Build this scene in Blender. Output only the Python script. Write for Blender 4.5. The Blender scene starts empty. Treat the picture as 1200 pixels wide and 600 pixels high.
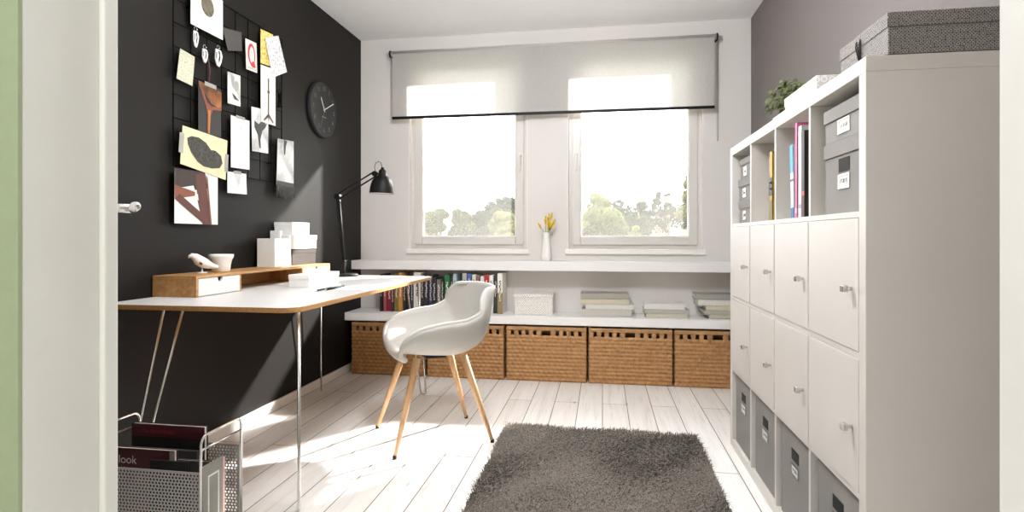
import bpy, math, random
from mathutils import Vector, Matrix
random.seed(7)
C = bpy.context.scene.collection
S = bpy.context.scene
PI = math.pi
# ------------------------------------------------------------------ camera, light, exposure
cam = bpy.data.cameras.new('camera'); camo = bpy.data.objects.new('camera', cam); C.objects.link(camo)
cam.sensor_width = 36.0; cam.lens = 36.0 * 663.0 / 1200.0
cam.shift_y = -22.0 / 1200.0
cam.clip_start = 0.02; cam.clip_end = 400
camo.location = (0, 0, 1.035)
camo.rotation_euler = (PI / 2, 0, math.atan(106.0 / 663.0))
S.camera = camo
S.view_settings.view_transform = 'Standard'
S.view_settings.look = 'None'
S.view_settings.exposure = 1.87
S.view_settings.gamma = 1.0
S.view_settings.use_curve_mapping = False
SUN_AZ, SUN_EL, SUN_E, SKY_E, HALL_FILL_E, ROOM_FILL_E = 36.5, 31.0, 7.0, 2.0, 17.0, 25.0
w = bpy.data.worlds.new('sky'); S.world = w; w.use_nodes = True
w.node_tree.nodes['Background'].inputs[0].default_value = (0.97, 0.985, 1.0, 1)
w.node_tree.nodes['Background'].inputs[1].default_value = SKY_E
sl = bpy.data.lights.new('sun', 'SUN'); sl.energy = SUN_E; sl.angle = math.radians(2.4); sl.color = (1, 0.965, 0.93)
so = bpy.data.objects.new('sun', sl); C.objects.link(so); so.location = (6, 12, 8)
_a, _e = math.radians(SUN_AZ), math.radians(SUN_EL)
sundir = Vector((-math.sin(_a) * math.cos(_e), -math.cos(_a) * math.cos(_e), -math.sin(_e)))
so.rotation_euler = sundir.to_track_quat('-Z', 'Y').to_euler()
for px, pw in ((-1.0525, 0.955), (0.2365, 0.997)):
    pl = bpy.data.lights.new('window_portal', 'AREA'); pl.shape = 'RECTANGLE'; pl.size = pw; pl.size_y = 1.53
    pl.cycles.is_portal = True
    po = bpy.data.objects.new('window_portal', pl); C.objects.link(po)
    po.location = (px, 4.62, 1.705); po.rotation_euler = (-PI / 2, 0, 0)
hl = bpy.data.lights.new('hall_fill', 'AREA'); hl.shape = 'RECTANGLE'; hl.size = 1.2; hl.size_y = 0.9; hl.energy = HALL_FILL_E  # added area light, unseen, brightens the hall side and the door jambs
hl.color = (0.97, 0.97, 1.0)
ho = bpy.data.objects.new('hall_fill', hl); C.objects.link(ho); ho.location = (-0.1, -0.75, 2.6)
S.cycles.use_denoising = True
S.cycles.diffuse_bounces = 6; S.cycles.max_bounces = 12; S.cycles.transparent_max_bounces = 16
S.cycles.caustics_reflective = False; S.cycles.caustics_refractive = False
S.cycles.sample_clamp_indirect = 6.0

# ------------------------------------------------------------------ helpers
def srgb(r, g, b):
    f = lambda v: (v / 255 / 12.92) if v / 255 <= 0.04045 else ((v / 255 + 0.055) / 1.055) ** 2.4
    return (f(r), f(g), f(b), 1)

class NT:
    def __init__(s, name):
        s.m = bpy.data.materials.new(name); s.m.use_nodes = True
        s.t = s.m.node_tree; s.b = s.t.nodes['Principled BSDF']; s.out = s.t.nodes['Material Output']
    def n(s, typ, **kw):
        nd = s.t.nodes.new(typ)
        for k, v in kw.items():
            if k.startswith('i_'):
                nd.inputs[k[2:].replace('_', ' ')].default_value = v
            else: setattr(nd, k, v)
        return nd
    def l(s, a, b): s.t.links.new(a, b)
    def coord(s, scale=(1, 1, 1), rot=(0, 0, 0), kind='Object'):
        tc = s.n('ShaderNodeTexCoord'); mp = s.n('ShaderNodeMapping')
        mp.inputs['Scale'].default_value = scale; mp.inputs['Rotation'].default_value = rot
        s.l(tc.outputs[kind], mp.inputs['Vector']); return mp.outputs['Vector']
    def ramp(s, fac, stops):
        r = s.n('ShaderNodeValToRGB'); e = r.color_ramp.elements
        while len(e) < len(stops): e.new(0.5)
        for k, (p, c) in enumerate(stops): e[k].position = p; e[k].color = c
        s.l(fac, r.inputs[0]); return r.outputs[0]
    def bump(s, h, strength=0.3, dist=0.01):
        b = s.n('ShaderNodeBump'); b.inputs['Strength'].default_value = strength; b.inputs['Distance'].default_value = dist
        s.l(h, b.inputs['Height']); s.l(b.outputs[0], s.b.inputs['Normal'])

def shade(c, k): return (min(1, c[0] * k), min(1, c[1] * k), min(1, c[2] * k), 1)

def plain(name, col, rough=0.5, metal=0.0, var=0.06, scale=30, bump=0.05, spec=0.5):
    """a solid colour with a little tonal grain and micro relief"""
    k = NT(name); v = k.coord()
    nz = k.n('ShaderNodeTexNoise'); nz.inputs['Scale'].default_value = scale; nz.inputs['Detail'].default_value = 4
    k.l(v, nz.inputs['Vector'])
    k.l(k.ramp(nz.outputs['Fac'], [(0.3, shade(col, 1 - var)), (0.7, shade(col, 1 + var))]), k.b.inputs['Base Color'])
    k.b.inputs['Roughness'].default_value = rough; k.b.inputs['Metallic'].default_value = metal
    k.b.inputs['Specular IOR Level'].default_value = spec
    if bump: k.bump(nz.outputs['Fac'], bump, 0.002)
    return k.m

def woodmat(name, c1, c2, rough=0.45, axis='Y', scale=9):
    k = NT(name); sc = [scale * 2.2] * 3; sc['XYZ'.index(axis)] = scale * 0.12
    v = k.coord(tuple(sc))
    nz = k.n('ShaderNodeTexNoise'); nz.inputs['Scale'].default_value = 2.2; nz.inputs['Detail'].default_value = 6; nz.inputs['Distortion'].default_value = 0.6
    k.l(v, nz.inputs['Vector'])
    k.l(k.ramp(nz.outputs['Fac'], [(0.3, c1), (0.7, c2)]), k.b.inputs['Base Color'])
    k.b.inputs['Roughness'].default_value = rough; k.bump(nz.outputs['Fac'], 0.12, 0.002)
    return k.m

def fabricmat(name, col, scale=900, rough=0.9, var=0.22):
    k = NT(name)
    wv = k.n('ShaderNodeTexNoise'); wv.inputs['Scale'].default_value = scale; wv.inputs['Detail'].default_value = 2
    k.l(k.coord(), wv.inputs['Vector'])
    n2 = k.n('ShaderNodeTexNoise'); n2.inputs['Scale'].default_value = 7; k.l(k.coord(), n2.inputs['Vector'])
    mx = k.n('ShaderNodeMath', operation='MULTIPLY_ADD'); mx.inputs[1].default_value = 0.7
    k.l(wv.outputs['Fac'], mx.inputs[0]); 
    sc = k.n('ShaderNodeMath', operation='MULTIPLY'); sc.inputs[1].default_value = 0.3; k.l(n2.outputs['Fac'], sc.inputs[0])
    k.l(sc.outputs[0], mx.inputs[2])
    k.l(k.ramp(mx.outputs[0], [(0.3, shade(col, 1 - var)), (0.7, shade(col, 1 + var * 0.7))]), k.b.inputs['Base Color'])
    k.b.inputs['Roughness'].default_value = rough; k.b.inputs['Specular IOR Level'].default_value = 0.2
    k.bump(wv.outputs['Fac'], 0.35, 0.0015)
    return k.m

class MB:
    """collects vertices and faces for ONE mesh object"""
    def __init__(s): s.v = []; s.f = []; s.mi = []; s.sm = []
    def add(s, vs, fs, mi=0, smooth=False):
        o = len(s.v); s.v += [tuple(p) for p in vs]
        for f in fs: s.f.append(tuple(i + o for i in f)); s.mi.append(mi); s.sm.append(smooth)
    def box(s, x0, x1, y0, y1, z0, z1, mi=0, M=None):
        vs = [(x, y, z) for z in (z0, z1) for y in (y0, y1) for x in (x0, x1)]
        if M: vs = [M @ Vector(p) for p in vs]
        s.add(vs, [(0, 2, 3, 1), (4, 5, 7, 6), (0, 1, 5, 4), (2, 6, 7, 3), (0, 4, 6, 2), (1, 3, 7, 5)], mi)
    def poly(s, pts, mi=0): s.add(pts, [tuple(range(len(pts)))], mi)
    def prism(s, pts, dvec, mi=0, smooth=False):
        n = len(pts); d = Vector(dvec); a = [Vector(p) for p in pts]; b = [p + d for p in a]
        s.add(a + b, [tuple(range(n))[::-1], tuple(range(n, 2 * n))], mi)
        s.add(a + b, [(i, (i + 1) % n, n + (i + 1) % n, n + i) for i in range(n)], mi, smooth)
    def lathe(s, prof, c=(0, 0, 0), n=24, mi=0, M=None, smooth=True, caps=True):
        vs = []
        for r, z in prof:
            for i in range(n):
                a = 2 * PI * i / n; vs.append(Vector((r * math.cos(a), r * math.sin(a), z)))
        if M: vs = [M @ p for p in vs]
        vs = [p + Vector(c) for p in vs]; m = len(prof)
        fs = [(j * n + i, j * n + (i + 1) % n, (j + 1) * n + (i + 1) % n, (j + 1) * n + i) for j in range(m - 1) for i in range(n)]
        s.add(vs, fs, mi, smooth)
        if caps:
            o = len(s.v) - len(vs)
            if prof[0][0] > 1e-5: s.f.append(tuple(o + i for i in range(n))[::-1]); s.mi.append(mi); s.sm.append(False)
            if prof[-1][0] > 1e-5: s.f.append(tuple(o + (m - 1) * n + i for i in range(n))); s.mi.append(mi); s.sm.append(False)
    def tube(s, pts, r, n=10, mi=0, closed=False):
        P = [Vector(p) for p in pts]; m = len(P)
        R = r if isinstance(r, (list, tuple)) else [r] * m
        ref = None; vs = []
        for k in range(m):
            if closed: t = (P[(k + 1) % m] - P[k - 1])
            else: t = P[min(k + 1, m - 1)] - P[max(k - 1, 0)]
            t = t.normalized() if t.length > 1e-9 else Vector((0, 0, 1))
            if ref is None:
                ref = t.orthogonal().normalized()
            ref = (ref - t * ref.dot(t)); ref = ref.normalized() if ref.length > 1e-6 else t.orthogonal().normalized()
            u = t.cross(ref)
            for i in range(n):
                a = 2 * PI * i / n; vs.append(P[k] + (ref * math.cos(a) + u * math.sin(a)) * R[k])
        fs = [(k * n + i, k * n + (i + 1) % n, ((k + 1) % m) * n + (i + 1) % n, ((k + 1) % m) * n + i)
              for k in range(m if closed else m - 1) for i in range(n)]
        s.add(vs, fs, mi, True)
        if not closed:
            o = len(s.v) - len(vs)
            s.f.append(tuple(o + i for i in range(n))[::-1]); s.mi.append(mi); s.sm.append(False)
            s.f.append(tuple(o + (m - 1) * n + i for i in range(n))); s.mi.append(mi); s.sm.append(False)
    def sphere(s, c, r, n=12, mi=0, sc=(1, 1, 1)):
        prof = [(max(1e-6, r * math.sin(PI * k / n)), -r * math.cos(PI * k / n)) for k in range(n + 1)]
        s.lathe(prof, c, n * 2 if n < 12 else 20, mi, Matrix.Diagonal(sc).to_3x3(), True, False)
    def text(s, txt, size, M, mi=0, align='CENTER'):
        """flat lettering; M carries the text plane (x right, y up) into place"""
        cu = bpy.data.curves.new('t', 'FONT'); cu.body = txt; cu.size = size; cu.align_x = align; cu.align_y = 'CENTER'
        o = bpy.data.objects.new('t', cu); C.objects.link(o)
        dg = bpy.context.evaluated_depsgraph_get(); me = bpy.data.meshes.new_from_object(o.evaluated_get(dg))
        s.add([M @ v.co for v in me.vertices], [tuple(p.vertices) for p in me.polygons], mi)
        bpy.data.objects.remove(o); bpy.data.curves.remove(cu); bpy.data.meshes.remove(me)

def tag(o, label=None, cat=None, group=None, kind=None):
    if label: o['label'] = label
    if cat: o['category'] = cat
    if group: o['group'] = group
    if kind: o['kind'] = kind
    return o

def obj(name, mb, mats, parent=None, bevel=0, seg=2, sub=0, solid=0, autosmooth=False):
    off = Vector((0, 0, 0)); p = parent
    while p: off += p.location; p = p.parent
    me = bpy.data.meshes.new(name)
    me.from_pydata([tuple(Vector(v) - off) for v in mb.v], [], mb.f)
    if not isinstance(mats, (list, tuple)): mats = [mats]
    for m in mats: me.materials.append(m)
    me.polygons.foreach_set('material_index', mb.mi); me.polygons.foreach_set('use_smooth', mb.sm)
    me.update()
    o = bpy.data.objects.new(name, me); C.objects.link(o)
    if parent: o.parent = parent
    if solid:
        md = o.modifiers.new('solid', 'SOLIDIFY'); md.thickness = solid; md.offset = 0
    if bevel:
        md = o.modifiers.new('bevel', 'BEVEL'); md.width = bevel; md.segments = seg; md.limit_method = 'ANGLE'; md.angle_limit = math.radians(40)
    if sub:
        md = o.modifiers.new('sub', 'SUBSURF'); md.levels = sub; md.render_levels = sub
    return o

def thing(name, label, cat, loc=(0, 0, 0), group=None):
    o = bpy.data.objects.new(name, None); C.objects.link(o); o.location = loc; o.empty_display_size = 0.05
    return tag(o, label, cat, group)

def dup(root, loc, label, group=None):
    """copy of a thing with copies of its parts and sub-parts (mesh data shared)"""
    r = root.copy(); C.objects.link(r); r.location = loc; r['label'] = label
    if group: r['group'] = group
    for ch in list(root.children):
        c = ch.copy(); C.objects.link(c); c.parent = r
        for g in list(ch.children):
            d = g.copy(); C.objects.link(d); d.parent = c
    return r

def struct(name, mb, mats, parent=None, bevel=0):
    o = obj(name, mb, mats, parent, bevel)
    if not parent: o['kind'] = 'structure'
    return o

def bx(*a, mi=0):
    m = MB(); m.box(*a, mi=mi); return m

# ------------------------------------------------------------------ materials
M_wall_dark = plain('charcoal paint', srgb(29, 26, 24), 0.55, var=0.05, scale=160, bump=0.12, spec=0.16)
M_wall_grey = plain('mid grey paint', srgb(114, 108, 105), 0.85, var=0.05, scale=180, bump=0.15, spec=0.25)
M_wall_pale = plain('pale grey paint', srgb(218, 213, 209), 0.9, var=0.02, scale=120, bump=0.08, spec=0.2)
M_ceil = plain('white ceiling paint', srgb(246, 246, 246), 0.95, var=0.015, scale=80, bump=0.05, spec=0.1)
M_trim = plain('white satin trim', srgb(236, 233, 228), 0.4, var=0.015, scale=20, bump=0.02)
M_frame = plain('white window plastic', srgb(212, 207, 202), 0.35, var=0.01, scale=15, bump=0.0)
M_lining = plain('cream door lining', srgb(224, 220, 216), 0.55, var=0.02, scale=12, bump=0.03)
M_hall = plain('pale green hall paint', srgb(158, 167, 138), 0.9, var=0.03, scale=90, bump=0.1)
M_cab = plain('white cabinet foil', srgb(203, 198, 192), 0.42, var=0.012, scale=8, bump=0.01)
M_shelf = plain('white lacquer board', srgb(232, 230, 228), 0.4, var=0.012, scale=12, bump=0.01)
M_white = plain('matt white card', srgb(238, 236, 232), 0.75, var=0.02, scale=60, bump=0.05)
M_paper = plain('white paper', srgb(222, 221, 218), 0.8, var=0.02, scale=25, bump=0.04)
M_greycard = fabricmat('grey linen board', srgb(140, 136, 132), 700, 0.85, 0.16)
M_greypaper = plain('dark grey card', srgb(74, 70, 68), 0.8)
M_black = plain('black enamel', srgb(16, 15, 15), 0.5, var=0.1, spec=0.22)
M_blackmatt = plain('black matt', srgb(20, 19, 19), 0.7, var=0.1)
M_chrome = plain('brushed steel', srgb(205, 203, 200), 0.25, 1.0, var=0.03, scale=60, bump=0.01)
M_wire = plain('black wire', srgb(8, 8, 8), 0.8, spec=0.05)
M_oak = woodmat('oak', srgb(160, 112, 62), srgb(196, 150, 96), 0.45, 'Y', 9)
M_oakleg = woodmat('pale oak', srgb(186, 142, 100), srgb(214, 174, 132), 0.45, 'Z', 10)
M_ply = woodmat('ply edge', srgb(158, 112, 62), srgb(190, 144, 88), 0.5, 'Y', 30)
M_laminate = plain('white laminate', srgb(218, 215, 212), 0.35, var=0.01, scale=10, bump=0.01)
M_chair = fabricmat('light grey felt', srgb(190, 187, 181), 420, 0.95, 0.14)
M_brown = woodmat('grey brown stained wood', srgb(44, 35, 30), srgb(60, 49, 42), 0.6, 'Y', 14)
M_leaf = plain('plant leaf', srgb(84, 92, 54), 0.5, var=0.3, scale=40)
M_yellow = plain('yellow petals', srgb(236, 200, 40), 0.6, var=0.2, scale=60)
M_stem = plain('green stem', srgb(120, 130, 60), 0.6)
M_ceramic = plain('white ceramic', srgb(240, 238, 234), 0.25, var=0.01, scale=10, bump=0)

def glassmat():
    k = NT('window glass')
    tr = k.n('ShaderNodeBsdfTransparent'); tr.inputs[0].default_value = (0.97, 0.975, 0.97, 1)
    gl = k.n('ShaderNodeBsdfGlossy'); gl.inputs['Roughness'].default_value = 0.02
    fr = k.n('ShaderNodeFresnel'); fr.inputs[0].default_value = 1.25
    tl = k.n('ShaderNodeBsdfTranslucent'); tl.inputs[0].default_value = (1, 0.97, 0.93, 1)  # translucent share adds a pale veil in place of outdoor haze
    nz = k.n('ShaderNodeTexNoise'); nz.inputs['Scale'].default_value = 2.5; k.l(k.coord(), nz.inputs['Vector'])
    mr = k.n('ShaderNodeMapRange'); mr.inputs['To Min'].default_value = 0.025; mr.inputs['To Max'].default_value = 0.045
    k.l(nz.outputs['Fac'], mr.inputs['Value'])
    m1 = k.n('ShaderNodeMixShader'); k.l(mr.outputs[0], m1.inputs[0]); k.l(tr.outputs[0], m1.inputs[1]); k.l(tl.outputs[0], m1.inputs[2])
    m2 = k.n('ShaderNodeMixShader'); k.l(fr.outputs[0], m2.inputs[0]); k.l(m1.outputs[0], m2.inputs[1]); k.l(gl.outputs[0], m2.inputs[2])
    k.l(m2.outputs[0], k.out.inputs[0]); return k.m
M_glass = glassmat()

def blindmat():
    k = NT('roller blind cloth')
    v = k.coord((1, 1, 1))
    nz = k.n('ShaderNodeTexNoise'); nz.inputs['Scale'].default_value = 140; nz.inputs['Detail'].default_value = 3; k.l(v, nz.inputs['Vector'])
    col = k.ramp(nz.outputs['Fac'], [(0.3, srgb(212, 209, 205)), (0.7, srgb(226, 223, 220))])
    df = k.n('ShaderNodeBsdfDiffuse'); tl = k.n('ShaderNodeBsdfTranslucent'); tr = k.n('ShaderNodeBsdfTransparent')
    k.l(col, df.inputs[0]); k.l(col, tl.inputs[0])
    m1 = k.n('ShaderNodeMixShader'); m1.inputs[0].default_value = 0.5; k.l(df.outputs[0], m1.inputs[1]); k.l(tl.outputs[0], m1.inputs[2])
    m2 = k.n('ShaderNodeMixShader'); m2.inputs[0].default_value = 0.09; k.l(m1.outputs[0], m2.inputs[1]); k.l(tr.outputs[0], m2.inputs[2])
    k.l(m2.outputs[0], k.out.inputs[0]); return k.m
M_blind = blindmat()

def floormat():
    k = NT('white washed planks')
    v = k.coord((1, 1, 1), (0, 0, PI / 2))
    br = k.n('ShaderNodeTexBrick'); br.offset = 0.37; br.offset_frequency = 2
    br.inputs['Scale'].default_value = 1; br.inputs['Brick Width'].default_value = 2.6; br.inputs['Row Height'].default_value = 0.148
    br.inputs['Mortar Size'].default_value = 0.0022; br.inputs['Mortar Smooth'].default_value = 0.2
    br.inputs['Color1'].default_value = srgb(246, 244, 241); br.inputs['Color2'].default_value = srgb(236, 232, 228); br.inputs['Mortar'].default_value = srgb(110, 98, 88)
    k.l(v, br.inputs['Vector'])
    g = k.n('ShaderNodeTexNoise'); g.inputs['Scale'].default_value = 1; g.inputs['Detail'].default_value = 8; g.inputs['Roughness'].default_value = 0.65; g.inputs['Distortion'].default_value = 1.2
    k.l(k.coord((34, 2.0, 1)), g.inputs['Vector'])
    gc = k.ramp(g.outputs['Fac'], [(0.25, srgb(186, 178, 170)), (0.46, srgb(240, 238, 235)), (0.75, (1, 1, 1, 1))])
    kn = k.n('ShaderNodeTexVoronoi'); kn.inputs['Scale'].default_value = 1; k.l(k.coord((9, 2.6, 1)), kn.inputs['Vector'])
    kc = k.ramp(kn.outputs['Distance'], [(0.03, srgb(150, 132, 115)), (0.09, (1, 1, 1, 1))])
    a = k.n('ShaderNodeMixRGB', blend_type='MULTIPLY'); a.inputs[0].default_value = 0.55; k.l(br.outputs['Color'], a.inputs[1]); k.l(gc, a.inputs[2])
    b = k.n('ShaderNodeMixRGB', blend_type='MULTIPLY'); b.inputs[0].default_value = 0.5; k.l(a.outputs[0], b.inputs[1]); k.l(kc, b.inputs[2])
    k.l(b.outputs[0], k.b.inputs['Base Color']); k.b.inputs['Roughness'].default_value = 0.42
    inv = k.n('ShaderNodeMath', operation='MULTIPLY_ADD'); inv.inputs[1].default_value = -1.0; inv.inputs[2].default_value = 1.0
    k.l(br.outputs['Fac'], inv.inputs[0]); k.bump(inv.outputs[0], 0.8, 0.004)
    return k.m
M_floor = floormat()

def wovenmat(name, c0, c1, bands):
    k = NT(name); v = k.coord((1, 1, 1))
    nz = k.n('ShaderNodeTexNoise'); nz.inputs['Scale'].default_value = 26; nz.inputs['Detail'].default_value = 3; k.l(v, nz.inputs['Vector'])
    wv = k.n('ShaderNodeTexWave'); wv.bands_direction = bands; wv.inputs['Scale'].default_value = 60; wv.inputs['Distortion'].default_value = 1; k.l(v, wv.inputs['Vector'])
    k.l(k.ramp(nz.outputs['Fac'], [(0.3, c0), (0.7, c1)]), k.b.inputs['Base Color']); k.b.inputs['Roughness'].default_value = 0.55; k.bump(wv.outputs['Fac'], 0.1, 0.001)
    return k.m
M_woven2 = wovenmat('upright rattan', srgb(176, 118, 60), srgb(194, 136, 72), 'X')
M_woven = wovenmat('woven rattan', srgb(152, 112, 70), srgb(176, 134, 88), 'Z')

def patternmat(name, ca, cb, scale, thr=0.33):
    """small repeating ring and dot print on paper"""
    k = NT(name); v = k.coord((scale, scale, scale)); sp = k.n('ShaderNodeSeparateXYZ'); cb_ = k.n('ShaderNodeCombineXYZ'); ad = k.n('ShaderNodeMath')
    k.l(v, sp.inputs[0]); k.l(sp.outputs[0], ad.inputs[0]); k.l(sp.outputs[1], ad.inputs[1]); k.l(ad.outputs[0], cb_.inputs[0]); k.l(sp.outputs[2], cb_.inputs[1]); v = cb_.outputs[0]
    vo = k.n('ShaderNodeTexVoronoi', voronoi_dimensions='2D'); vo.inputs['Scale'].default_value = 1; vo.inputs['Randomness'].default_value = 0.25
    k.l(v, vo.inputs['Vector'])
    k.l(k.ramp(vo.outputs['Distance'], [(thr - 0.06, ca), (thr, cb), (thr + 0.12, cb), (thr + 0.17, ca)]), k.b.inputs['Base Color'])
    k.b.inputs['Roughness'].default_value = 0.7; return k.m
M_dotbox = patternmat('grey dotted print', srgb(84, 80, 77), srgb(164, 158, 153), 125, 0.30)
M_marble = patternmat('silver mottled print', srgb(196, 191, 184), srgb(244, 242, 238), 55, 0.33)
M_stripe = patternmat('pale ribbed print', srgb(214, 210, 204), srgb(240, 238, 235), 40, 0.3)

def printmat(name, cols, scale=60, detail=5):
    k = NT(name); nz = k.n('ShaderNodeTexNoise'); nz.inputs['Scale'].default_value = scale; nz.inputs['Detail'].default_value = detail
    k.l(k.coord(), nz.inputs['Vector']); n = len(cols)
    k.l(k.ramp(nz.outputs['Fac'], [(0.3 + 0.4 * i / max(1, n - 1), c) for i, c in enumerate(cols)]), k.b.inputs['Base Color'])
    k.b.inputs['Roughness'].default_value = 0.6; return k.m

_bc = {}
def bookmat(c):
    """cloth or paper book cover with a broken line of title marks down the spine"""
    if c in _bc: return _bc[c]
    k = NT('book cover'); col = srgb(*c); lum = sum(c) / 3
    tcol = srgb(225, 215, 200) if lum < 150 else srgb(70, 66, 64)
    tc = k.n('ShaderNodeTexCoord'); sp = k.n('ShaderNodeSeparateXYZ'); k.l(tc.outputs['Generated'], sp.inputs[0])
    def band(o, lo, hi):
        a = k.n('ShaderNodeMath', operation='GREATER_THAN'); a.inputs[1].default_value = lo; k.l(o, a.inputs[0])
        b = k.n('ShaderNodeMath', operation='LESS_THAN'); b.inputs[1].default_value = hi; k.l(o, b.inputs[0])
        m = k.n('ShaderNodeMath', operation='MULTIPLY'); k.l(a.outputs[0], m.inputs[0]); k.l(b.outputs[0], m.inputs[1]); return m.outputs[0]
    bxx = band(sp.outputs['X'], 0.32, 0.68); bz = band(sp.outputs['Z'], 0.25 + 0.2 * random.random(), 0.8 + 0.1 * random.random())
    nz = k.n('ShaderNodeTexNoise'); nz.inputs['Scale'].default_value = 110; nz.inputs['Detail'].default_value = 1; k.l(tc.outputs['Object'], nz.inputs['Vector'])
    th = k.n('ShaderNodeMath', operation='GREATER_THAN'); th.inputs[1].default_value = 0.5; k.l(nz.outputs['Fac'], th.inputs[0])
    m = k.n('ShaderNodeMath', operation='MULTIPLY'); k.l(bxx, m.inputs[0]); k.l(bz, m.inputs[1])
    m2 = k.n('ShaderNodeMath', operation='MULTIPLY'); k.l(m.outputs[0], m2.inputs[0]); k.l(th.outputs[0], m2.inputs[1])
    mx = k.n('ShaderNodeMixRGB'); k.l(m2.outputs[0], mx.inputs[0]); mx.inputs[1].default_value = col; mx.inputs[2].default_value = tcol
    k.l(mx.outputs[0], k.b.inputs['Base Color']); k.b.inputs['Roughness'].default_value = 0.5
    _bc[c] = k.m; return k.m

# ------------------------------------------------------------------ room shell
XL, XR, YB, YD, ZC = -1.94, 1.07, 4.35, 0.55, 2.632
L0, L1, R0, R1, WZ0, WZ1 = -1.53, -0.575, -0.262, 0.735, 0.943, 2.47
struct('floor', bx(XL, XR, 0.40, YB, -0.12, 0), M_floor)
struct('ceiling', bx(XL - .1, XR + .1, 0.44, YB + .3, ZC, ZC + .1), M_ceil)
struct('wall_left', bx(XL - .12, XL, 0.44, YB + .3, -0.12, ZC), M_wall_dark)
struct('wall_right', bx(XR, XR + .12, 0.44, YB + .3, -0.12, ZC), M_wall_grey)
m = MB()
for x0, x1, z0, z1 in ((XL, L0, -.12, ZC), (L1, R0, -.12, ZC), (R1, XR, -.12, ZC), (L0, L1, -.12, WZ0), (R0, R1, -.12, WZ0), (L0, L1, WZ1, ZC), (R0, R1, WZ1, ZC)):
    m.box(x0, x1, YB, YB + .25, z0, z1)
struct('wall_back', m, M_wall_pale)
# door wall seen edge-on: lining, hall side painted green
DX0, DX1, DY0, DZ = -0.541, 0.341, 0.4505, 2.06
m = MB()
m.box(XL, DX0 - .02, DY0 + .004, YD, 0, ZC); m.box(DX1 + .02, XR, DY0 + .004, YD, 0, ZC); m.box(DX0 - .02, DX1 + .02, DY0 + .004, YD, DZ + .02, ZC)
m.box(-2.2, DX0, DY0, DY0 + .004, 0, ZC, mi=1); m.box(DX1, 1.7, DY0, DY0 + .004, 0, ZC, mi=1); m.box(DX0, DX1, DY0, DY0 + .004, DZ, ZC, mi=1)
struct('wall_door', m, [M_wall_pale, M_hall])
m = MB(); m.box(DX0 - .02, DX0, DY0 + .004, YD + .004, 0, DZ); m.box(DX1, DX1 + .02, DY0 + .004, YD + .004, 0, DZ); m.box(DX0 - .02, DX1 + .02, DY0 + .004, YD + .004, DZ, DZ + .02)
# slim rebate lip on the room edge
m.box(DX0, DX0 + .008, YD - .014, YD + .004, 0, DZ)
struct('trim_1', m, M_lining, bevel=.002)
m = MB(); m.box(-2.2, -2.1, -1.9, DY0, 0, ZC); m.box(1.7, 1.8, -1.9, DY0, 0, ZC); m.box(-2.2, 1.8, -2.0, -1.9, 0, ZC)
struct('wall_hall', m, M_hall)
struct('floor_hall', bx(-2.2, 1.8, -2.0, 0.40, -.12, 0), M_floor)
struct('ceiling_hall', bx(-2.2, 1.8, -2.0, 0.44, ZC, ZC + .1), M_ceil)
# baseboards
m = MB(); m.box(XL, XL + .016, YD, YB, 0, .058); struct('baseboard_left', m, M_trim, bevel=.003)
m = MB(); m.box(XR - .016, XR, YD, YB, 0, .058); struct('baseboard_right', m, M_trim, bevel=.003)
m = MB(); m.box(XL, XR, YB - .016, YB, 0, .058); struct('baseboard_back', m, M_trim, bevel=.003)

# added glowing globe over the near half of the room, unseen, fills shade
t = thing('fill_globe', 'added unseen fill light, a glowing globe hung over the room', 'lamp', (-.35, 2.1, ZC))
k = NT('added fill glow'); k.b.inputs['Base Color'].default_value = (.9, .9, .9, 1)
k.b.inputs['Emission Color'].default_value = (0.95, 0.97, 1.0, 1); k.b.inputs['Emission Strength'].default_value = ROOM_FILL_E
m = MB(); m.sphere((-.35, 2.1, 2.33), .17, 14); obj('globe', m, k.m, t)
m = MB(); m.tube([(-.35, 2.1, 2.49), (-.35, 2.1, ZC - .02)], .004, 8); obj('cord', m, M_blackmatt, t)
m = MB(); m.lathe([(.05, -.025), (.05, 0)], (-.35, 2.1, ZC), 20); obj('fill_mount', m, M_trim, t)

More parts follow.
